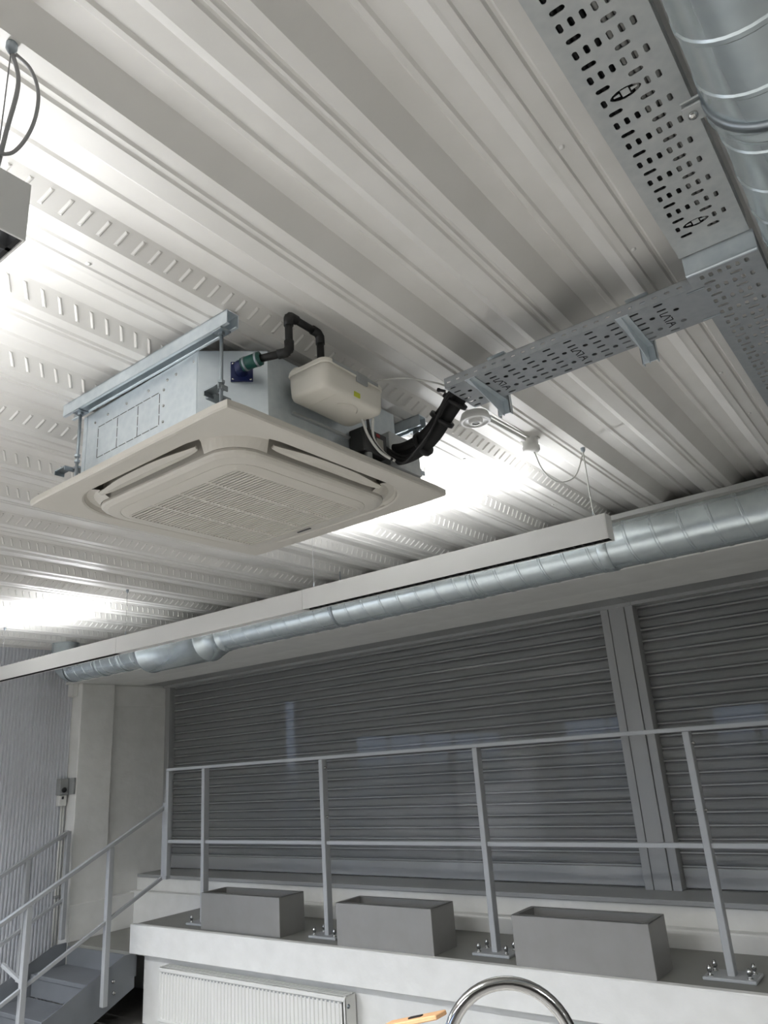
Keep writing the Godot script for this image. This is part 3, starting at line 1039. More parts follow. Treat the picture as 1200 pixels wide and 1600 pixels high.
	for e in [[-0.275, 0.0], [0.275, 0.0]]:
		st = mb()
		box(st, Vector3(e[0] - 0.010, b0, h - 0.002), Vector3(e[0] + 0.010, b1 - 0.002, h + 0.002), 0.0008)
		obj("seam_strip", st, M.galv, t)
	# ledge under the pump on the pipe side
	st = mb()
	box(st, Vector3(h - 0.002, 0.095, -0.13), Vector3(h + 0.010, 0.103, 0.20), 0.001)
	obj("cover_lip", st, M.galv_dull, t)
	# terminal box for the wiring
	st = mb()
	box(st, Vector3(h, 0.035, -0.35), Vector3(h + 0.05, 0.155, -0.19), 0.004)
	obj("pipe_plate", st, M.galv_dull, t)
	for s in [[1.0, 1.0], [-1.0, 1.0], [1.0, -1.0], [-1.0, -1.0]]:
		var e := Vector3(s[0] * 0.405 + (0.03 if s[0] < 0 else 0.0), 0, s[1] * 0.448)
		# bracket clasping the rod: a small forked plate off the cut corner
		var o2 := Vector3(-s[0] * 0.02, 0, -s[1] * 0.01)
		st = mb()
		box(st, e + o2 + Vector3(-0.030, 0.098, -0.016), e + o2 + Vector3(0.030, 0.1015, 0.016), 0.001)
		box(st, e + o2 + Vector3(-0.030, 0.086, -0.016), e + o2 + Vector3(-0.027, 0.1, 0.016), 0.0005)
		box(st, e + o2 + Vector3(0.027, 0.086, -0.016), e + o2 + Vector3(0.030, 0.1, 0.016), 0.0005)
		box(st, e + Vector3(-s[0] * 0.075, 0.094, -s[1] * 0.075), e + Vector3(-s[0] * 0.035, 0.1015, -s[1] * 0.02), 0.001)
		obj("hanger_bracket", st, M.zinc, t)

	# strut channels across the deck, threaded rods
	for s in [[-1.128, -1.268, -2.045, "galvanised strut channel under the deck over the cassette's knock-out side"], [-2.000, -1.262, -2.06, "galvanised strut channel under the deck on the window side of the cassette"]]:
		var z: float = s[0]
		var x1: float = s[1]
		var x0: float = s[2]
		var ch := thing("strut_channel", s[3], "channel", Vector3((x0 + x1) / 2, H + DECK - 0.041, z), "strut channels carrying the cassette")
		st = mb()
		more(st, x0, x1, DECK - 0.003, DECK - 0.0005, z - 0.0205, z + 0.0205)
		more(st, x0, x1, DECK - 0.041, DECK - 0.0005, z + 0.018, z + 0.0205, 0.001)
		more(st, x0, x1, DECK - 0.041, DECK - 0.0005, z - 0.0205, z - 0.018, 0.001)
		more(st, x0, x1, DECK - 0.041, DECK - 0.0385, z + 0.010, z + 0.0205, 0.001)
		more(st, x0, x1, DECK - 0.041, DECK - 0.0385, z - 0.0205, z - 0.010, 0.001)
		obj("channel", st, M.galv, ch)
		for x in [x1 - 0.040, x0 + 0.075]:
			var zz := z + (0.004 if z > -1.5 else -0.01)
			var rod := thing("threaded_rod", "zinc threaded rod " + ("beside the blue drain outlet" if z > -1.5 and x > -1.7 else "at the far end of the knock-out side" if z > -1.5 else "behind the pump next to the black pipes" if x > -1.7 else "at the hidden back corner of the cassette"), "rod", Vector3(x, H + 0.865, zz), "threaded rods holding the cassette")
			st = mb(true)
			tube(st, [V(x, 0.868, zz), V(x, DECK - 0.02, zz)], 0.0048, 10)
			obj("rod", st, M.zinc, rod)
			for y in [0.928, 0.946, 1.088]:
				st = mb()
				lathe(st, V(x, y, zz), Vector3.UP, [[0.0, 0.0], [0.0, 0.0095], [0.008, 0.0095], [0.008, 0.0]], 6)
				obj("nut", st, M.zinc, rod)
			st = mb()
			more(st, x - 0.018, x + 0.018, 1.096, 1.102, zz - 0.018, zz + 0.018, 0.001)
			obj("square_washer", st, M.zinc, rod)
	pump_and_pipes(cx + h, cz)

func pump_and_pipes(face: float, cz: float) -> void:
	# condensate pump on the side of the casing
	var x0 := -1.268
	var x1 := -1.128
	var z0 := -1.585
	var z1 := -1.328
	var yb := 0.955
	var t := thing("condensate_pump", "white plastic condensate pump box on the cassette's side", "pump", Vector3(x0, H + yb, (z0 + z1) / 2))
	var st := mb(true)
	var mid := V((x0 + x1) / 2, 0, (z0 + z1) / 2)
	var hx := (x1 - x0) / 2
	var hz := (z1 - z0) / 2
	var rows := [[-0.012, yb], [-0.003, yb + 0.004], [0.0, yb + 0.014], [0.002, yb + 0.050], [0.002, yb + 0.072]]
	var ring := func(grow: float, y: float) -> Array:
		var out: Array = []
		var rad := 0.024 + grow * 0.5
		for k in 32:
			var a := TAU * (k + 0.5) / 32
			out.append(mid + Vector3(signf(cos(a)) * (hx + grow - rad) + cos(a) * rad, y, signf(sin(a)) * (hz + grow - rad) + sin(a) * rad))
		return out
	var rounded := func(s: SurfaceTool, rws: Array) -> void:
		for i in rws.size() - 1:
			var p: Array = ring.call(rws[i][0], rws[i][1])
			var q: Array = ring.call(rws[i + 1][0], rws[i + 1][1])
			for k in 32:
				var j := (k + 1) % 32
				quad(s, p[k], p[j], q[j], q[k], p[k] - mid - Vector3(0, p[k].y - mid.y + 0.0001, 0))
		for e in [[rws[0], -1.0], [rws[-1], 1.0]]:
			var p: Array = ring.call(e[0][0], e[0][1])
			var m := mid + Vector3(0, e[0][1], 0)
			for k in 32:
				tri(s, m, p[k], p[(k + 1) % 32], Vector3(0, e[1], 0))
	rounded.call(st, rows)
	obj("tank", st, M.plastic, t)
	st = mb()
	rounded.call(st, [[0.004, yb + 0.072], [0.005, yb + 0.076], [0.004, yb + 0.086], [-0.004, yb + 0.090]])
	obj("lid", st, M.plastic, t)
	obj("clip", abox(x1 - 0.004, x1 + 0.0075, yb + 0.058, yb + 0.090, -1.505, -1.455, 0.002), M.mid_grey, t)
	obj("lid_edge", abox(x1 + 0.0035, x1 + 0.006, yb + 0.076, yb + 0.0875, z0 + 0.03, z1 - 0.025, 0.001), M.mid_grey, t)
	obj("sticker", abox(x1 - 0.002, x1 + 0.0028, yb + 0.010, yb + 0.024, -1.47, -1.445, 0.0003), M.yellow, t)
	st = mb(true)
	lathe(st, V((x0 + x1) / 2, yb + 0.09, -1.47), Vector3.UP, [[0.0, 0.045], [0.020, 0.043], [0.026, 0.036], [0.027, 0.0]], 24)
	obj("float_cap", st, M.plastic, t)
	st = mb(true)
	var loop: Array = []
	for k in 13:
		var a := PI * k / 12
		loop.append(V(x0 + 0.012 - 0.022 * cos(a), yb + 0.085 + 0.020 * sin(a), z1 - 0.02))
	tube(st, loop, 0.004, 8)
	obj("hanging_eye", st, M.plastic, t)
	st = mb()
	more(st, x0 + 0.02, x1 - 0.02, yb - 0.001, yb + 0.002, z1 - 0.064, z1 - 0.061)
	obj("moulded_rib", st, M.plastic, t)
	st = mb(true)
	var arc: Array = []
	for k in 15:
		var a := deg_to_rad(200.0 + 10.0 * k)
		arc.append(V(-1.195 - 0.040 * sin(a), yb - 0.0005, -1.475 + 0.045 * cos(a)))
	tube(st, arc, 0.0016, 6)
	obj("moulded_arc", st, M.plastic, t)

	# drain pipe: blue flange, teal sleeve, black pipe with elbows
	t = thing("drain_pipe", "black drain pipe looping from the blue outlet up and over into the pump", "pipe", V(-1.343, 1.03, -1.227))
	var nrm := Vector3(1, 0, 1).normalized()
	var side := Vector3(1, 0, -1).normalized()
	var base := V(-1.343, 1.034, -1.227)
	st = mb()
	var fr := Transform3D(Basis(side, Vector3.UP, nrm), base)
	box(st, Vector3(-0.030, -0.030, 0.0), Vector3(0.030, 0.030, 0.006), 0.001, fr)
	obj("outlet_flange", st, M.blue, t)
	for e in [[-0.024, -0.024], [0.024, -0.024], [-0.024, 0.024], [0.024, 0.024]]:
		st = mb(true)
		lathe(st, fr * Vector3(e[0], e[1], 0.006), nrm, [[0.0, 0.0035], [0.002, 0.003], [0.003, 0.0]], 8)
		obj("flange_screw", st, M.steel, t)
	var p0 := base + nrm * 0.004
	var p1 := V(-1.315, 1.030, -1.195)
	var p2 := V(-1.205, 1.030, -1.215)
	var dir := (V(-1.190, 1.045, -1.235) - p1).normalized()
	st = mb(true)
	tube(st, [p0, p1, p1 + dir * 0.02], 0.017, 14)
	obj("outlet_stub", st, M.blue, t)
	st = mb(true)
	lathe(st, p1 + dir * 0.008, dir, [[0.0, 0.0], [0.0, 0.019], [0.055, 0.019], [0.055, 0.0]], 16)
	obj("rubber_sleeve", st, M.teal, t)
	for d in [0.014, 0.050]:
		st = mb(true)
		lathe(st, p1 + dir * d, dir, [[0.0, 0.0185], [0.0, 0.0203], [0.006, 0.0203], [0.006, 0.0185]], 16)
		obj("hose_clip", st, M.zinc, t)
	var a0 := p1 + dir * 0.055
	var a1 := V(-1.188, 1.046, -1.254)
	var a2 := V(-1.188, 1.158, -1.254)
	var a3 := V(-1.188, 1.158, -1.381)
	var a4 := V(-1.188, yb + 0.085, -1.381)
	st = mb(true)
	tube(st, [a0, a1], 0.0105, 14)
	tube(st, [a1, a2], 0.0105, 14)
	tube(st, [a2, a3], 0.0105, 14)
	tube(st, [a3, a4], 0.0105, 14)
	obj("pipe_run", st, M.black, t)
	for e in [[a0, a1, a2], [a1, a2, a3], [a2, a3, a4]]:
		st = mb(true)
		var q0: Vector3 = e[1] + (e[0] - e[1]).normalized() * 0.032
		var q1: Vector3 = e[1] + (e[2] - e[1]).normalized() * 0.032
		tube(st, [q0, e[1].lerp(q0, 0.3), e[1].lerp(q1, 0.3), q1], 0.0132, 14)
		obj("elbow", st, M.black, t)

	# grey connection box below the pump
	t = thing("connection_box", "dark grey connection box with white label beside the pipes", "box", V(-1.262, 0.89, -1.66))
	obj("body", abox(-1.284, -1.225, 0.884, 0.962, -1.722, -1.605, 0.004), M.grey_box, t)
	obj("label_plate", abox(-1.226, -1.2235, 0.905, 0.940, -1.700, -1.668, 0.0004), M.label_white, t)
	obj("warning_mark", abox(-1.226, -1.2235, 0.944, 0.954, -1.685, -1.668, 0.0004), M.red, t)
	st = mb(true)
	lathe(st, V(-1.24, 0.884, -1.64), Vector3.DOWN, [[0.0, 0.013], [0.022, 0.013], [0.026, 0.009], [0.03, 0.0]], 12)
	obj("cable_gland", st, M.mid_grey, t)

	# insulated refrigerant pipes and cables sweeping into the tray
	t = thing("refrigerant_pipes", "bundle of black insulated pipes sweeping from the cassette into the narrow tray", "pipes", V(-1.25, 0.9, -1.75))
	var runs := [[0.022, 0.0, 0.0], [0.017, 0.028, 0.012]]
	for r in runs:
		st = mb(true)
		tube(st, curve([V(-1.275, 0.922 + r[1], -1.785 + r[2]), V(-1.21, 0.903 + r[1], -1.783 + r[2]), V(-1.14, 0.904 + r[1] * 0.9, -1.772 + r[2]), V(-1.075, 0.926 + r[1] * 0.8, -1.760 + r[2]), V(-1.02, 0.960 + r[1] * 0.7, -1.745 + r[2]), V(-0.96, 1.004 + r[1] * 0.4, -1.738 + r[2]), V(-0.90, 1.030 + r[1] * 0.3, -1.735 + r[2]), V(-0.5, 1.030, -1.74 + r[2] * 2)], 8), r[0], 14)
		obj("insulated_pipe", st, M.foam, t)
	for i in 3:
		var d := 0.010 * i
		st = mb(true)
		tube(st, curve([V(-1.235, 0.93 - d, -1.725), V(-1.19, 0.890 - d, -1.745), V(-1.12, 0.885 - d * 0.5, -1.735 + d), V(-1.04, 0.940 - d, -1.715 + d), V(-0.955, 1.005, -1.70 + d), V(-0.85, 1.012, -1.70 + d), V(-0.4, 1.012, -1.69 + d)], 7), 0.0045, 8)
		obj("black_cable", st, M.black, t)
	for e in [[V(-1.03, 0.960, -1.742), Vector3(0.75, 0.6, 0.1)], [V(-1.12, 0.915, -1.765), Vector3(0.9, 0.2, 0.1)], [V(-0.975, 0.998, -1.735), Vector3(0.75, 0.6, 0.1)]]:
		st = mb(true)
		lathe(st, e[0], e[1], [[-0.006, 0.030], [-0.006, 0.041], [0.006, 0.041], [0.006, 0.030]], 16)
		obj("cable_tie", st, M.black, t)
	st = mb(true)
	lathe(st, V(-0.985, 1.022, -1.70), Vector3(-0.9, 0.5, 0.1), [[0.0, 0.0045], [0.018, 0.0045], [0.02, 0.006], [0.026, 0.006], [0.027, 0.0]], 10)
	obj("tie_tail", st, M.black, t)
	t = thing("control_cables", "pale grey wires hanging from the pump to the pipes", "cable", V(-1.2, 0.9, -1.62))
	for i in 3:
		st = mb(true)
		var zz := -1.56 - 0.012 * i
		tube(st, curve([V(-1.195 + 0.012 * i, yb + 0.005, zz), V(-1.20, 0.915, zz - 0.035), V(-1.205, 0.885, zz - 0.09), V(-1.195, 0.868, zz - 0.13)], 6), 0.0045, 8)
		obj("wire", st, M.black if i == 1 else M.cable_white, t)
	st = mb(true)
	tube(st, curve([V(-1.175, yb + 0.09, -1.53), V(-1.16, 1.075, -1.58), V(-1.10, 1.095, -1.66), V(-1.02, 1.07, -1.72), V(-0.95, 1.018, -1.70), V(-0.85, 1.012, -1.70)], 7), 0.003, 8)
	obj("wire", st, M.cable_white, t)

# ---------------------------------------------------------------- cable trays
func tray_floor(st: SurfaceTool, f: Callable, cols: Array, v0: float, v1: float, pitch: float, marks: Array) -> void:
	# cols: across; rows of lengthwise slots with crosswise slots half a pitch on
	var t := 0.0015
	var n := int((v1 - v0) / pitch)
	var w: float = cols[-1]
	for i in n:
		var a := v0 + pitch * i
		var half := pitch * 0.5
		# row of lengthwise slots
		var marked := i in marks
		var edges := [0.0]
		for j in 7:
			edges.append(w * (j + 1) / 8.0)
		edges.append(w)
		for j in 8:
			var r := Rect2(edges[j], a, edges[j + 1] - edges[j], half)
			if marked and j >= 2 and j <= 4:
				if j == 2:
					var rm := Rect2(edges[2], a, edges[5] - edges[2], half)
					var c := rm.get_center()
					var lens := PackedVector2Array()
					for k in 20:
						var q := TAU * (k + 0.5) / 20
						lens.append(c + Vector2(cos(q) * rm.size.x * 0.48, signf(sin(q)) * pow(absf(sin(q)), 1.2) * half * 0.40))
					holed(st, f, rm, lens, t)
					for piece in [[-0.36, -0.17, 0.42], [-0.12, 0.12, 0.92], [0.17, 0.36, 0.42]]:
						var pl := PackedVector2Array()
						var x0: float = c.x + piece[0] * rm.size.x
						var x1: float = c.x + piece[1] * rm.size.x
						var hh: float = half * 0.27 * piece[2]
						pl.append_array([Vector2(x0, c.y - hh * (0.45 if piece[0] < -0.3 else 1.0)), Vector2(x1, c.y - hh * (0.45 if piece[1] > 0.3 else 1.0)), Vector2(x1, c.y + hh * (0.45 if piece[1] > 0.3 else 1.0)), Vector2(x0, c.y + hh * (0.45 if piece[0] < -0.3 else 1.0))])
						for k in [[0, 1, 2], [0, 2, 3]]:
							tri(st, f.call(pl[k[0]].x, pl[k[0]].y, t), f.call(pl[k[1]].x, pl[k[1]].y, t), f.call(pl[k[2]].x, pl[k[2]].y, t), Vector3.DOWN)
				continue
			var cc := r.get_center()
			if j == 0 or j == 7:
				holed(st, f, r, PackedVector2Array(), t)
			else:
				holed(st, f, r, slot(cc.x, cc.y, w * 0.060, half * 0.60), t)
		# crosswise slots
		var b := a + half
		for e in [[0.0, 1.0, false], [1.0, 3.0, true], [3.0, 4.0, false], [4.0, 6.0, true], [6.0, 8.0, false]]:
			var r := Rect2(w * e[0] / 8.0, b, w * (e[1] - e[0]) / 8.0, half)
			var cc := r.get_center()
			holed(st, f, r, slot(cc.x, cc.y, w * 0.165, half * 0.34) if e[2] else PackedVector2Array(), t)
	var last := v0 + pitch * n
	if v1 - last > 0.002:
		holed(st, f, Rect2(0, last, w, v1 - last), PackedVector2Array(), t)

func side_rail(st: SurfaceTool, f: Callable, l: float, h: float, pitch: float) -> void:
	# f(u along, v up, w thickness)
	var n := int(l / pitch)
	for i in n:
		holed(st, f, Rect2(i * pitch, 0, pitch, h), slot((i + 0.5) * pitch, h * 0.5, pitch * 0.42, h * 0.16), 0.0015)
	if l - n * pitch > 0.002:
		holed(st, f, Rect2(n * pitch, 0, l - n * pitch, h), PackedVector2Array(), 0.0015)

func trays() -> void:
	# wide tray overhead, then the tee piece a step lower that carries on to the wall
	var xl := -0.262
	var w := 0.150
	var t := thing("cable_tray", "wide perforated galvanised cable tray with eye-shaped punched marks", "cable tray", V(xl + w / 2, 1.04, -0.6), "cable trays under the deck")
	var st := mb()
	var f := func(u: float, v: float, h: float) -> Vector3: return V(xl + u, 1.040 + h, -v)
	tray_floor(st, f, [w], -0.60, 1.574, 0.0604, [27, 34])
	obj("tray_floor", st, M.galv_dull, t)
	for s in [[xl, 1.0], [xl + w, -1.0]]:
		var sx: float = s[0]
		st = mb()
		side_rail(st, func(u: float, v: float, h: float) -> Vector3: return V(sx + h * s[1], 1.040 + v, 0.60 - u), 2.174, 0.05, 0.0604)
		more(st, minf(sx, sx + 0.010 * s[1]), maxf(sx, sx + 0.010 * s[1]), 1.089, 1.0905, -1.574, 0.60)
		obj("side_rail", st, M.galv_dull, t)
	tray_ends(t)

	t = thing("tray_cables", "black and pale cables lying side by side in the wide perforated tray", "cables", V(-0.19, 1.045, -0.6), "cables in the trays")
	for i in 13:
		var cx := -0.2555 + 0.0112 * i
		st = mb(true)
		tube(st, [V(cx, 1.0475, 0.58), V(cx, 1.0475, -0.5), V(cx, 1.0475, -1.56)], 0.0056, 8)
		obj("cable", st, M.black if i < 7 else M.cable_pale, t)
	var y := 0.990
	t = thing("cable_tray", "perforated cable tray tee at the end of the narrow tray, running to the beam", "cable tray", V(-0.18, y, -2.4), "cable trays under the deck")
	var xt := -0.258
	var wt := 0.152
	st = mb()
	var g := func(u: float, v: float, h: float) -> Vector3: return V(xt + u, y + h, -v)
	tray_floor(st, g, [wt], 1.590, 3.30, 0.0604, [])
	holed(st, g, Rect2(0, 1.578, wt, 0.012), PackedVector2Array(), 0.0015)
	obj("tray_floor", st, M.galv_grey, t)
	st = mb()
	more(st, xt, xt + wt, y, y + 0.052, -1.5795, -1.578, 0.0005)
	more(st, xt, xt + wt, y - 0.002, y + 0.004, -1.583, -1.574, 0.002)
	obj("end_plate", st, M.galv, t)
	for s in [[xt, 1.0], [xt + wt, -1.0]]:
		var sx: float = s[0]
		for part in ([[1.578, 1.632], [1.805, 3.30]] if s[1] > 0 else [[1.578, 3.30]]):
			st = mb()
			var p0: float = part[0]
			side_rail(st, func(u: float, v: float, h: float) -> Vector3: return V(sx + h * s[1], y + v, -p0 - u), part[1] - p0, 0.05, 0.0604)
			obj("side_rail", st, M.galv_grey, t)
	for z in [-1.645, -1.79]:
		st = mb()
		tube(st, [V(-0.275, y - 0.002, z), V(-0.235, y - 0.002, z)], 0.002, 6)
		obj("joint_pin", st, M.zinc, t)

	# narrow tray towards the cassette
	var x0 := -0.945
	var x1 := -0.258
	var z1 := -1.632
	var wn := 0.168
	t = thing("cable_tray", "narrow slotted cable tray on two cantilever brackets, holding the black pipes", "cable tray", V((x0 + x1) / 2, y, z1 - wn / 2), "cable trays under the deck")
	st = mb()
	var pitch := 0.0585
	var nf := func(u: float, v: float, h: float) -> Vector3: return V(x0 + v, y + h, z1 - u)
	var n := int((x1 - x0) / pitch)
	var stamps: Array = []
	for i in n:
		var a := pitch * i
		var marks := mb()
		# a column of lengthwise slits, then two round holes
		var text := i in [2, 6, 10]
		for j in 6:
			var r := Rect2(wn * j / 6.0, a, wn / 6.0, pitch * 0.56)
			var c := r.get_center()
			if text and j >= 2 and j <= 4:
				holed(st, nf, r, PackedVector2Array(), 0.0015)
			else:
				holed(st, nf, r, slot(c.x, c.y, 0.0080, 0.023), 0.0015)
		if text:
			for k in 6:
				var u := wn * (2.1 + k * 0.5) / 6.0
				var tilt: float = [0.0, 0.006, -0.006, 0.0, 0.005, -0.005][k]
				bar(marks, nf.call(u - tilt, a + pitch * 0.12, -0.0003), nf.call(u + tilt, a + pitch * 0.46, -0.0003), 0.0026, 0.0008, 0.0)
			bar(marks, nf.call(wn * 2.1 / 6, a + pitch * 0.12, -0.0003), nf.call(wn * 2.6 / 6, a + pitch * 0.12, -0.0003), 0.0024, 0.0008, 0.0)
			bar(marks, nf.call(wn * 3.1 / 6, a + pitch * 0.46, -0.0003), nf.call(wn * 3.6 / 6, a + pitch * 0.46, -0.0003), 0.0024, 0.0008, 0.0)
			bar(marks, nf.call(wn * 4.1 / 6, a + pitch * 0.29, -0.0003), nf.call(wn * 4.6 / 6, a + pitch * 0.29, -0.0003), 0.0024, 0.0008, 0.0)
			stamps.append(marks)
		var b := a + pitch * 0.56
		for e in [[0.0, 0.25, false], [0.25, 0.5, true], [0.5, 0.62, false], [0.62, 0.87, true], [0.87, 1.0, false]]:
			var r := Rect2(wn * e[0], b, wn * (e[1] - e[0]), pitch * 0.44)
			var c := r.get_center()
			holed(st, nf, r, slot(c.x, c.y, 0.014, 0.014) if e[2] else PackedVector2Array(), 0.0015)
	holed(st, nf, Rect2(0, pitch * n, wn, x1 - x0 - pitch * n), PackedVector2Array(), 0.0015)
	obj("tray_floor", st, M.galv_grey, t)
	for k in stamps:
		obj("stamped_mark", k, M.black, t)
	for s in [[z1, -1.0], [z1 - wn, 1.0]]:
		var sz: float = s[0]
		st = mb()
		side_rail(st, func(u: float, v: float, h: float) -> Vector3: return V(x0 + u, y + v, sz + h * s[1]), x1 - x0, 0.030, 0.0293)
		more(st, x0, x1, y + 0.029, y + 0.0305, minf(sz, sz + 0.008 * s[1]), maxf(sz, sz + 0.008 * s[1]))
		obj("side_rail", st, M.galv_grey, t)
	var lc := thing("tray_cables", "thin black cables packed in the narrow slotted tray", "cables", V(-0.6, y + 0.006, -1.7), "cables in the trays")
	for i in 9:
		var cz := -1.641 - 0.0128 * i
		st = mb(true)
		tube(st, [V(-0.925, y + 0.0085, cz), V(-0.6, y + 0.0085, cz), V(-0.25, y + 0.0085, cz)], 0.0063, 8)
		obj("cable", st, M.black, lc)
	# brackets hanging from the deck
	for x in [-0.862, -0.428]:
		var lab := "triangular cantilever bracket under the cassette end of the narrow tray" if x < -0.6 else "triangular cantilever bracket under the narrow tray near the tee"
		t = thing("tray_bracket", lab, "bracket", V(x, 0.975, -1.83), "brackets under the narrow tray")
		var zp := z1 - wn - 0.022
		st = mb()
		more(st, x - 0.020, x + 0.020, 0.945, DECK, zp - 0.002, zp + 0.001, 0.0005)
		more(st, x - 0.020, x - 0.0175, 0.945, DECK, zp - 0.018, zp + 0.001, 0.0005)
		more(st, x + 0.0175, x + 0.020, 0.945, DECK, zp - 0.018, zp + 0.001, 0.0005)
		obj("hanging_post", st, M.galv, t)
		st = mb()
		slab(st, PackedVector2Array([Vector2(zp + 0.002, 0.939), Vector2(zp + 0.002, y - 0.0015), Vector2(z1 + 0.004, y - 0.0015), Vector2(z1 + 0.004, y - 0.008)]), V(x - 0.001, 0, 0), Vector3(0, 0, 1), Vector3(0, 1, 0), Vector3(0.002, 0, 0))
		more(st, x - 0.016, x + 0.016, y - 0.003, y - 0.001, zp + 0.002, z1 + 0.004, 0.0004)
		obj("arm", st, M.galv, t)
		st = mb()
		more(st, x - 0.030, x + 0.030, DECK - 0.006, DECK - 0.0005, zp - 0.026, zp + 0.012, 0.0008)
		obj("head_plate", st, M.galv, t)
		st = mb(true)
		lathe(st, V(x, 1.075, zp + 0.001), Vector3.BACK, [[0.0, 0.010], [0.006, 0.010], [0.010, 0.006], [0.018, 0.006], [0.019, 0.0]], 10)
		lathe(st, V(x, 1.035, zp + 0.001), Vector3.BACK, [[0.0, 0.010], [0.006, 0.010], [0.010, 0.006], [0.018, 0.006], [0.019, 0.0]], 10)
		obj("bolt", st, M.zinc, t)

func tray_ends(t: Node3D) -> void:
	var st := mb()
	for z in [-0.1, -1.40]:
		tube(st, [V(-0.187, 1.045, z), V(-0.187, DECK, z)], 0.004, 8)
	obj("hanger_rod", st, M.zinc, t)

# ---------------------------------------------------------------- fittings under the deck
func ceiling_fittings() -> void:
	var t := thing("smoke_detector", "round white detector disc on the deck next to the narrow tray's end", "detector", V(-1.12, DECK, -2.12))
	var at := V(-1.118, DECK - 0.002, -2.122)
	var st := mb(true)
	lathe(st, at, Vector3.DOWN, [[0.0, 0.048], [0.018, 0.054], [0.022, 0.0555], [0.028, 0.0545], [0.030, 0.051], [0.030, 0.044], [0.026, 0.043], [0.0255, 0.026]], 36)
	obj("base", st, M.lamp_white, t)
	st = mb(true)
	lathe(st, at, Vector3.DOWN, [[0.0255, 0.026], [0.034, 0.024], [0.036, 0.020], [0.036, 0.014]], 30)
	obj("rim", st, M.lamp_white, t)
	st = mb(true)
	lathe(st, at, Vector3.DOWN, [[0.030, 0.015], [0.033, 0.011], [0.034, 0.0]], 24)
	obj("sensor", st, M.mid_grey, t)
	t = thing("cable_trunking", "slim white cable trunking between detector and junction box", "trunking", V(-1.09, DECK, -2.3))
	st = mb()
	bar(st, V(-1.100, DECK - 0.010, -2.165), V(-1.086, DECK - 0.010, -2.44), 0.016, 0.016)
	obj("channel", st, M.white_steel, t)
	st = mb()
	bar(st, V(-1.080, DECK - 0.006, -2.165), V(-1.066, DECK - 0.006, -2.44), 0.006, 0.008)
	obj("cable", st, M.cable_white, t)
	t = thing("junction_box", "small round white ceiling rose with a drooping flex", "junction box", V(-1.078, DECK - 0.03, -2.475))
	st = mb(true)
	lathe(st, V(-1.078, DECK, -2.475), Vector3.DOWN, [[0.0, 0.030], [0.030, 0.030], [0.032, 0.034], [0.046, 0.034], [0.052, 0.030], [0.053, 0.0]], 24)
	obj("body", st, M.white_steel, t)
	obj("fixing_flange", abox(-1.115, -1.041, DECK - 0.006, DECK - 0.0005, -2.488, -2.462, 0.001), M.white_steel, t)
	t = thing("lamp_flex", "white flex drooping from the ceiling rose to the pendant's wire", "cable", V(-1.0, DECK - 0.1, -2.6))
	st = mb(true)
	tube(st, curve([V(-1.072, DECK - 0.052, -2.485), V(-1.062, DECK - 0.125, -2.525), V(-1.03, DECK - 0.165, -2.58), V(-0.992, DECK - 0.13, -2.66), V(-0.968, DECK - 0.035, -2.712), V(-0.962, DECK - 0.028, -2.7105), V(-0.962, 0.90, -2.7105), V(-0.955, 0.852, -2.7105)], 8), 0.0028, 8)
	obj("flex", st, M.cable_white, t)
	# looped cables at the end of the nearer light row
	t = thing("lamp_flex", "grey flex looping beside the louvred pendant's suspension wire", "cable", V(-0.96, 1.0, -0.39))
	st = mb(true)
	var z := -0.385
	tube(st, curve([V(-0.958, DECK - 0.02, z - 0.006), V(-0.952, 1.107, z - 0.030), V(-0.95, 1.063, z - 0.045), V(-0.95, 0.992, z - 0.040), V(-0.952, 0.925, z - 0.016), V(-0.965, 0.915, z + 0.015)], 8), 0.003, 8)
	tube(st, curve([V(-0.962, DECK - 0.02, z - 0.003), V(-0.95, 1.06, z - 0.012), V(-0.958, 0.96, z - 0.006), V(-0.968, 0.85, z)], 8), 0.0036, 8)
	obj("flex", st, M.cable_grey, t)

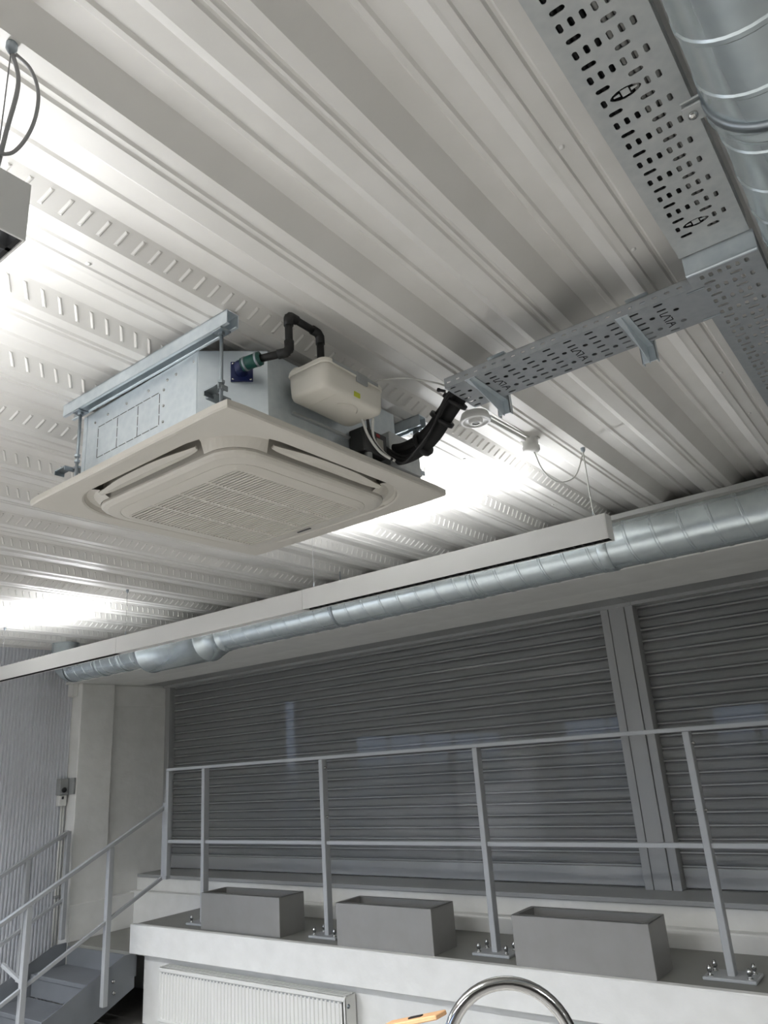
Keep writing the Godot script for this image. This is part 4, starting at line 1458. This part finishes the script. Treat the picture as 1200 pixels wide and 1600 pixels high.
func small_things() -> void:
	# radiator under the platform edge
	var x0 := -5.0
	var x1 := -3.262
	var zf := -3.745
	var zb := -3.845
	var top := -1.285
	var bot := -1.60
	var t := thing("panel_radiator", "white ribbed panel radiator below the platform's white edge beam", "radiator", Vector3((x0 + x1) / 2, H + bot, zb))
	var st := mb()
	var n := int((x1 - x0 - 0.03) / 0.0333)
	for i in n:
		var a := x0 + 0.015 + 0.0333 * i
		for e in [[0.0, 0.0, 0.010, 0.0], [0.010, 0.0, 0.014, -0.006], [0.014, -0.006, 0.029, -0.006], [0.029, -0.006, 0.0333, 0.0]]:
			quad(st, V(a + e[0], bot, zf + e[1]), V(a + e[2], bot, zf + e[3]), V(a + e[2], top - 0.03, zf + e[3]), V(a + e[0], top - 0.03, zf + e[1]), Vector3.BACK)
	more(st, x0, x1, top - 0.03, top - 0.005, zf - 0.012, zf, 0.004)
	more(st, x0, x0 + 0.015, bot, top - 0.02, zf - 0.012, zf, 0.003)
	more(st, x1 - 0.015, x1, bot, top - 0.02, zf - 0.012, zf, 0.003)
	more(st, x0, x1, bot - 0.02, bot + 0.002, zf - 0.012, zf, 0.004)
	obj("front_panel", st, M.radiator, t)
	for i in n:
		var a := x0 + 0.015 + 0.0333 * i
		obj("flute_end", abox(a + 0.014, a + 0.030, top - 0.040, top - 0.030, zf - 0.012, zf - 0.0035), M.mid_grey, t)
	obj("back_panel", abox(x0 + 0.01, x1 - 0.01, bot, top - 0.02, zb, zb + 0.012), M.radiator, t)
	for x in [x0, x1 - 0.004]:
		obj("side_cover", abox(x, x + 0.004, bot, top, zb + 0.002, zf - 0.002, 0.001), M.radiator, t)
	st = mb()
	for i in 3:
		var z := zb + 0.012 + 0.027 * i
		more(st, x0, x1, top - 0.003, top, z, z + 0.018, 0.001)
	for i in 24:
		var x := x0 + (x1 - x0) * i / 23.0
		more(st, x - 0.002, x + 0.002, top - 0.006, top - 0.002, zb + 0.005, zf - 0.005)
	obj("top_grille", st, M.radiator, t)
	st = mb(true)
	lathe(st, V(x1, top - 0.055, zf - 0.03), Vector3.RIGHT, [[0.0, 0.012], [0.004, 0.012], [0.004, 0.007], [0.008, 0.007], [0.008, 0.0]], 12)
	obj("vent_plug", st, M.zinc, t)

	# tap on the counter below the view, and a wooden spoon rest
	t = thing("kitchen_counter", "pale worktop carrying the chrome tap", "counter", Vector3(-0.95, 0, -1.45))
	obj("carcass", abox(-1.55, -0.35, -H, -0.86, -1.75, -1.10, 0.004), M.white_steel, t)
	obj("worktop", abox(-1.58, -0.32, -0.86, -0.82, -1.78, -1.07, 0.006), M.counter, t)
	t = thing("gooseneck_tap", "chrome gooseneck tap arching in front of the white edge beam", "tap", V(-0.77, -0.82, -1.13))
	var c := V(-0.688, -0.4485, -1.178)
	var u := Vector3(cos(deg_to_rad(30)), 0, -sin(deg_to_rad(30)))
	var pts: Array = [c - u * 0.0996 + Vector3(0, -0.36, 0)]
	for i in 25:
		var a := PI - PI * i / 24.0
		pts.append(c + u * (0.0996 * cos(a)) + Vector3(0, 0.0996 * sin(a), 0))
	pts.append(c + u * 0.0996 + Vector3(0, -0.10, 0))
	st = mb(true)
	tube(st, pts, 0.0100, 20)
	obj("spout", st, M.chrome, t)
	st = mb(true)
	lathe(st, c - u * 0.0996 + Vector3(0, -0.3715, 0), Vector3.UP, [[0.0, 0.030], [0.006, 0.030], [0.010, 0.024], [0.09, 0.022], [0.10, 0.012], [0.10, 0.0]], 20)
	obj("base", st, M.chrome, t)
	st = mb(true)
	tube(st, [c - u * 0.0996 + Vector3(0, -0.31, 0.02), c - u * 0.0996 + Vector3(0.02, -0.29, 0.09)], 0.006, 10)
	obj("lever", st, M.chrome, t)
	t = thing("wooden_spatula", "slotted wooden spatula standing in a dark holder", "utensil", V(-1.18, -0.82, -1.6))
	st = mb()
	lathe(st, V(-1.165, -0.82, -1.6), Vector3.UP, [[0.0, 0.0], [0.0, 0.035], [0.15, 0.037], [0.236, 0.020], [0.236, 0.0]], 16)
	obj("holder", st, M.black, t)
	st = mb()
	bar(st, V(-1.265, -0.594, -1.60), V(-1.106, -0.553, -1.60), 0.045, 0.010, 0.002)
	obj("blade", st, M.wood, t)
	st = mb()
	bar(st, V(-1.195, -0.5700, -1.598), V(-1.160, -0.5610, -1.598), 0.012, 0.004, 0.0)
	obj("blade_slot", st, M.black, t)

	# switch boxes where the ribbed wall meets the column
	t = thing("door_control_box", "grey control box with a round black knob by the white column", "switch", V(-6.40, -0.05, -3.75))
	obj("body", abox(-6.441, -6.375, -0.095, 0.038, -3.775, -3.695, 0.004), M.mid_grey, t)
	obj("side_plate", abox(-6.441, -6.30, -0.095, 0.040, -3.797, -3.777, 0.003), M.mid_grey, t)
	st = mb(true)
	lathe(st, V(-6.375, -0.055, -3.733), Vector3.RIGHT, [[0.0, 0.021], [0.012, 0.021], [0.015, 0.016], [0.016, 0.0]], 16)
	obj("knob", st, M.black, t)
	t = thing("wall_socket", "small white socket below the grey control box", "socket", V(-6.41, -0.18, -3.75))
	obj("body", abox(-6.441, -6.39, -0.185, -0.098, -3.775, -3.705, 0.004), M.white_steel, t)
	obj("rocker", abox(-6.391, -6.386, -0.130, -0.108, -3.745, -3.727, 0.001), M.grey_box, t)
	t = thing("conduit", "two thin white conduits dropping from the socket to the steps", "conduit", V(-6.42, -0.8, -3.75))
	for z in [-3.772, -3.750]:
		st = mb(true)
		tube(st, [V(-6.428, -0.186, z), V(-6.428, -1.36, z)], 0.008, 10)
		obj("pipe", st, M.white_steel, t)
	for y in [-0.45, -0.90]:
		obj("clip", abox(-6.441, -6.416, y - 0.012, y + 0.012, -3.785, -3.738, 0.002), M.mid_grey, t)
	t = thing("beam_bracket", "small white block at the head of the column", "bracket", V(-6.40, 0.78, -3.77))
	obj("block", abox(-6.441, -6.36, 0.74, 0.885, -3.799, -3.745, 0.004), M.white, t)
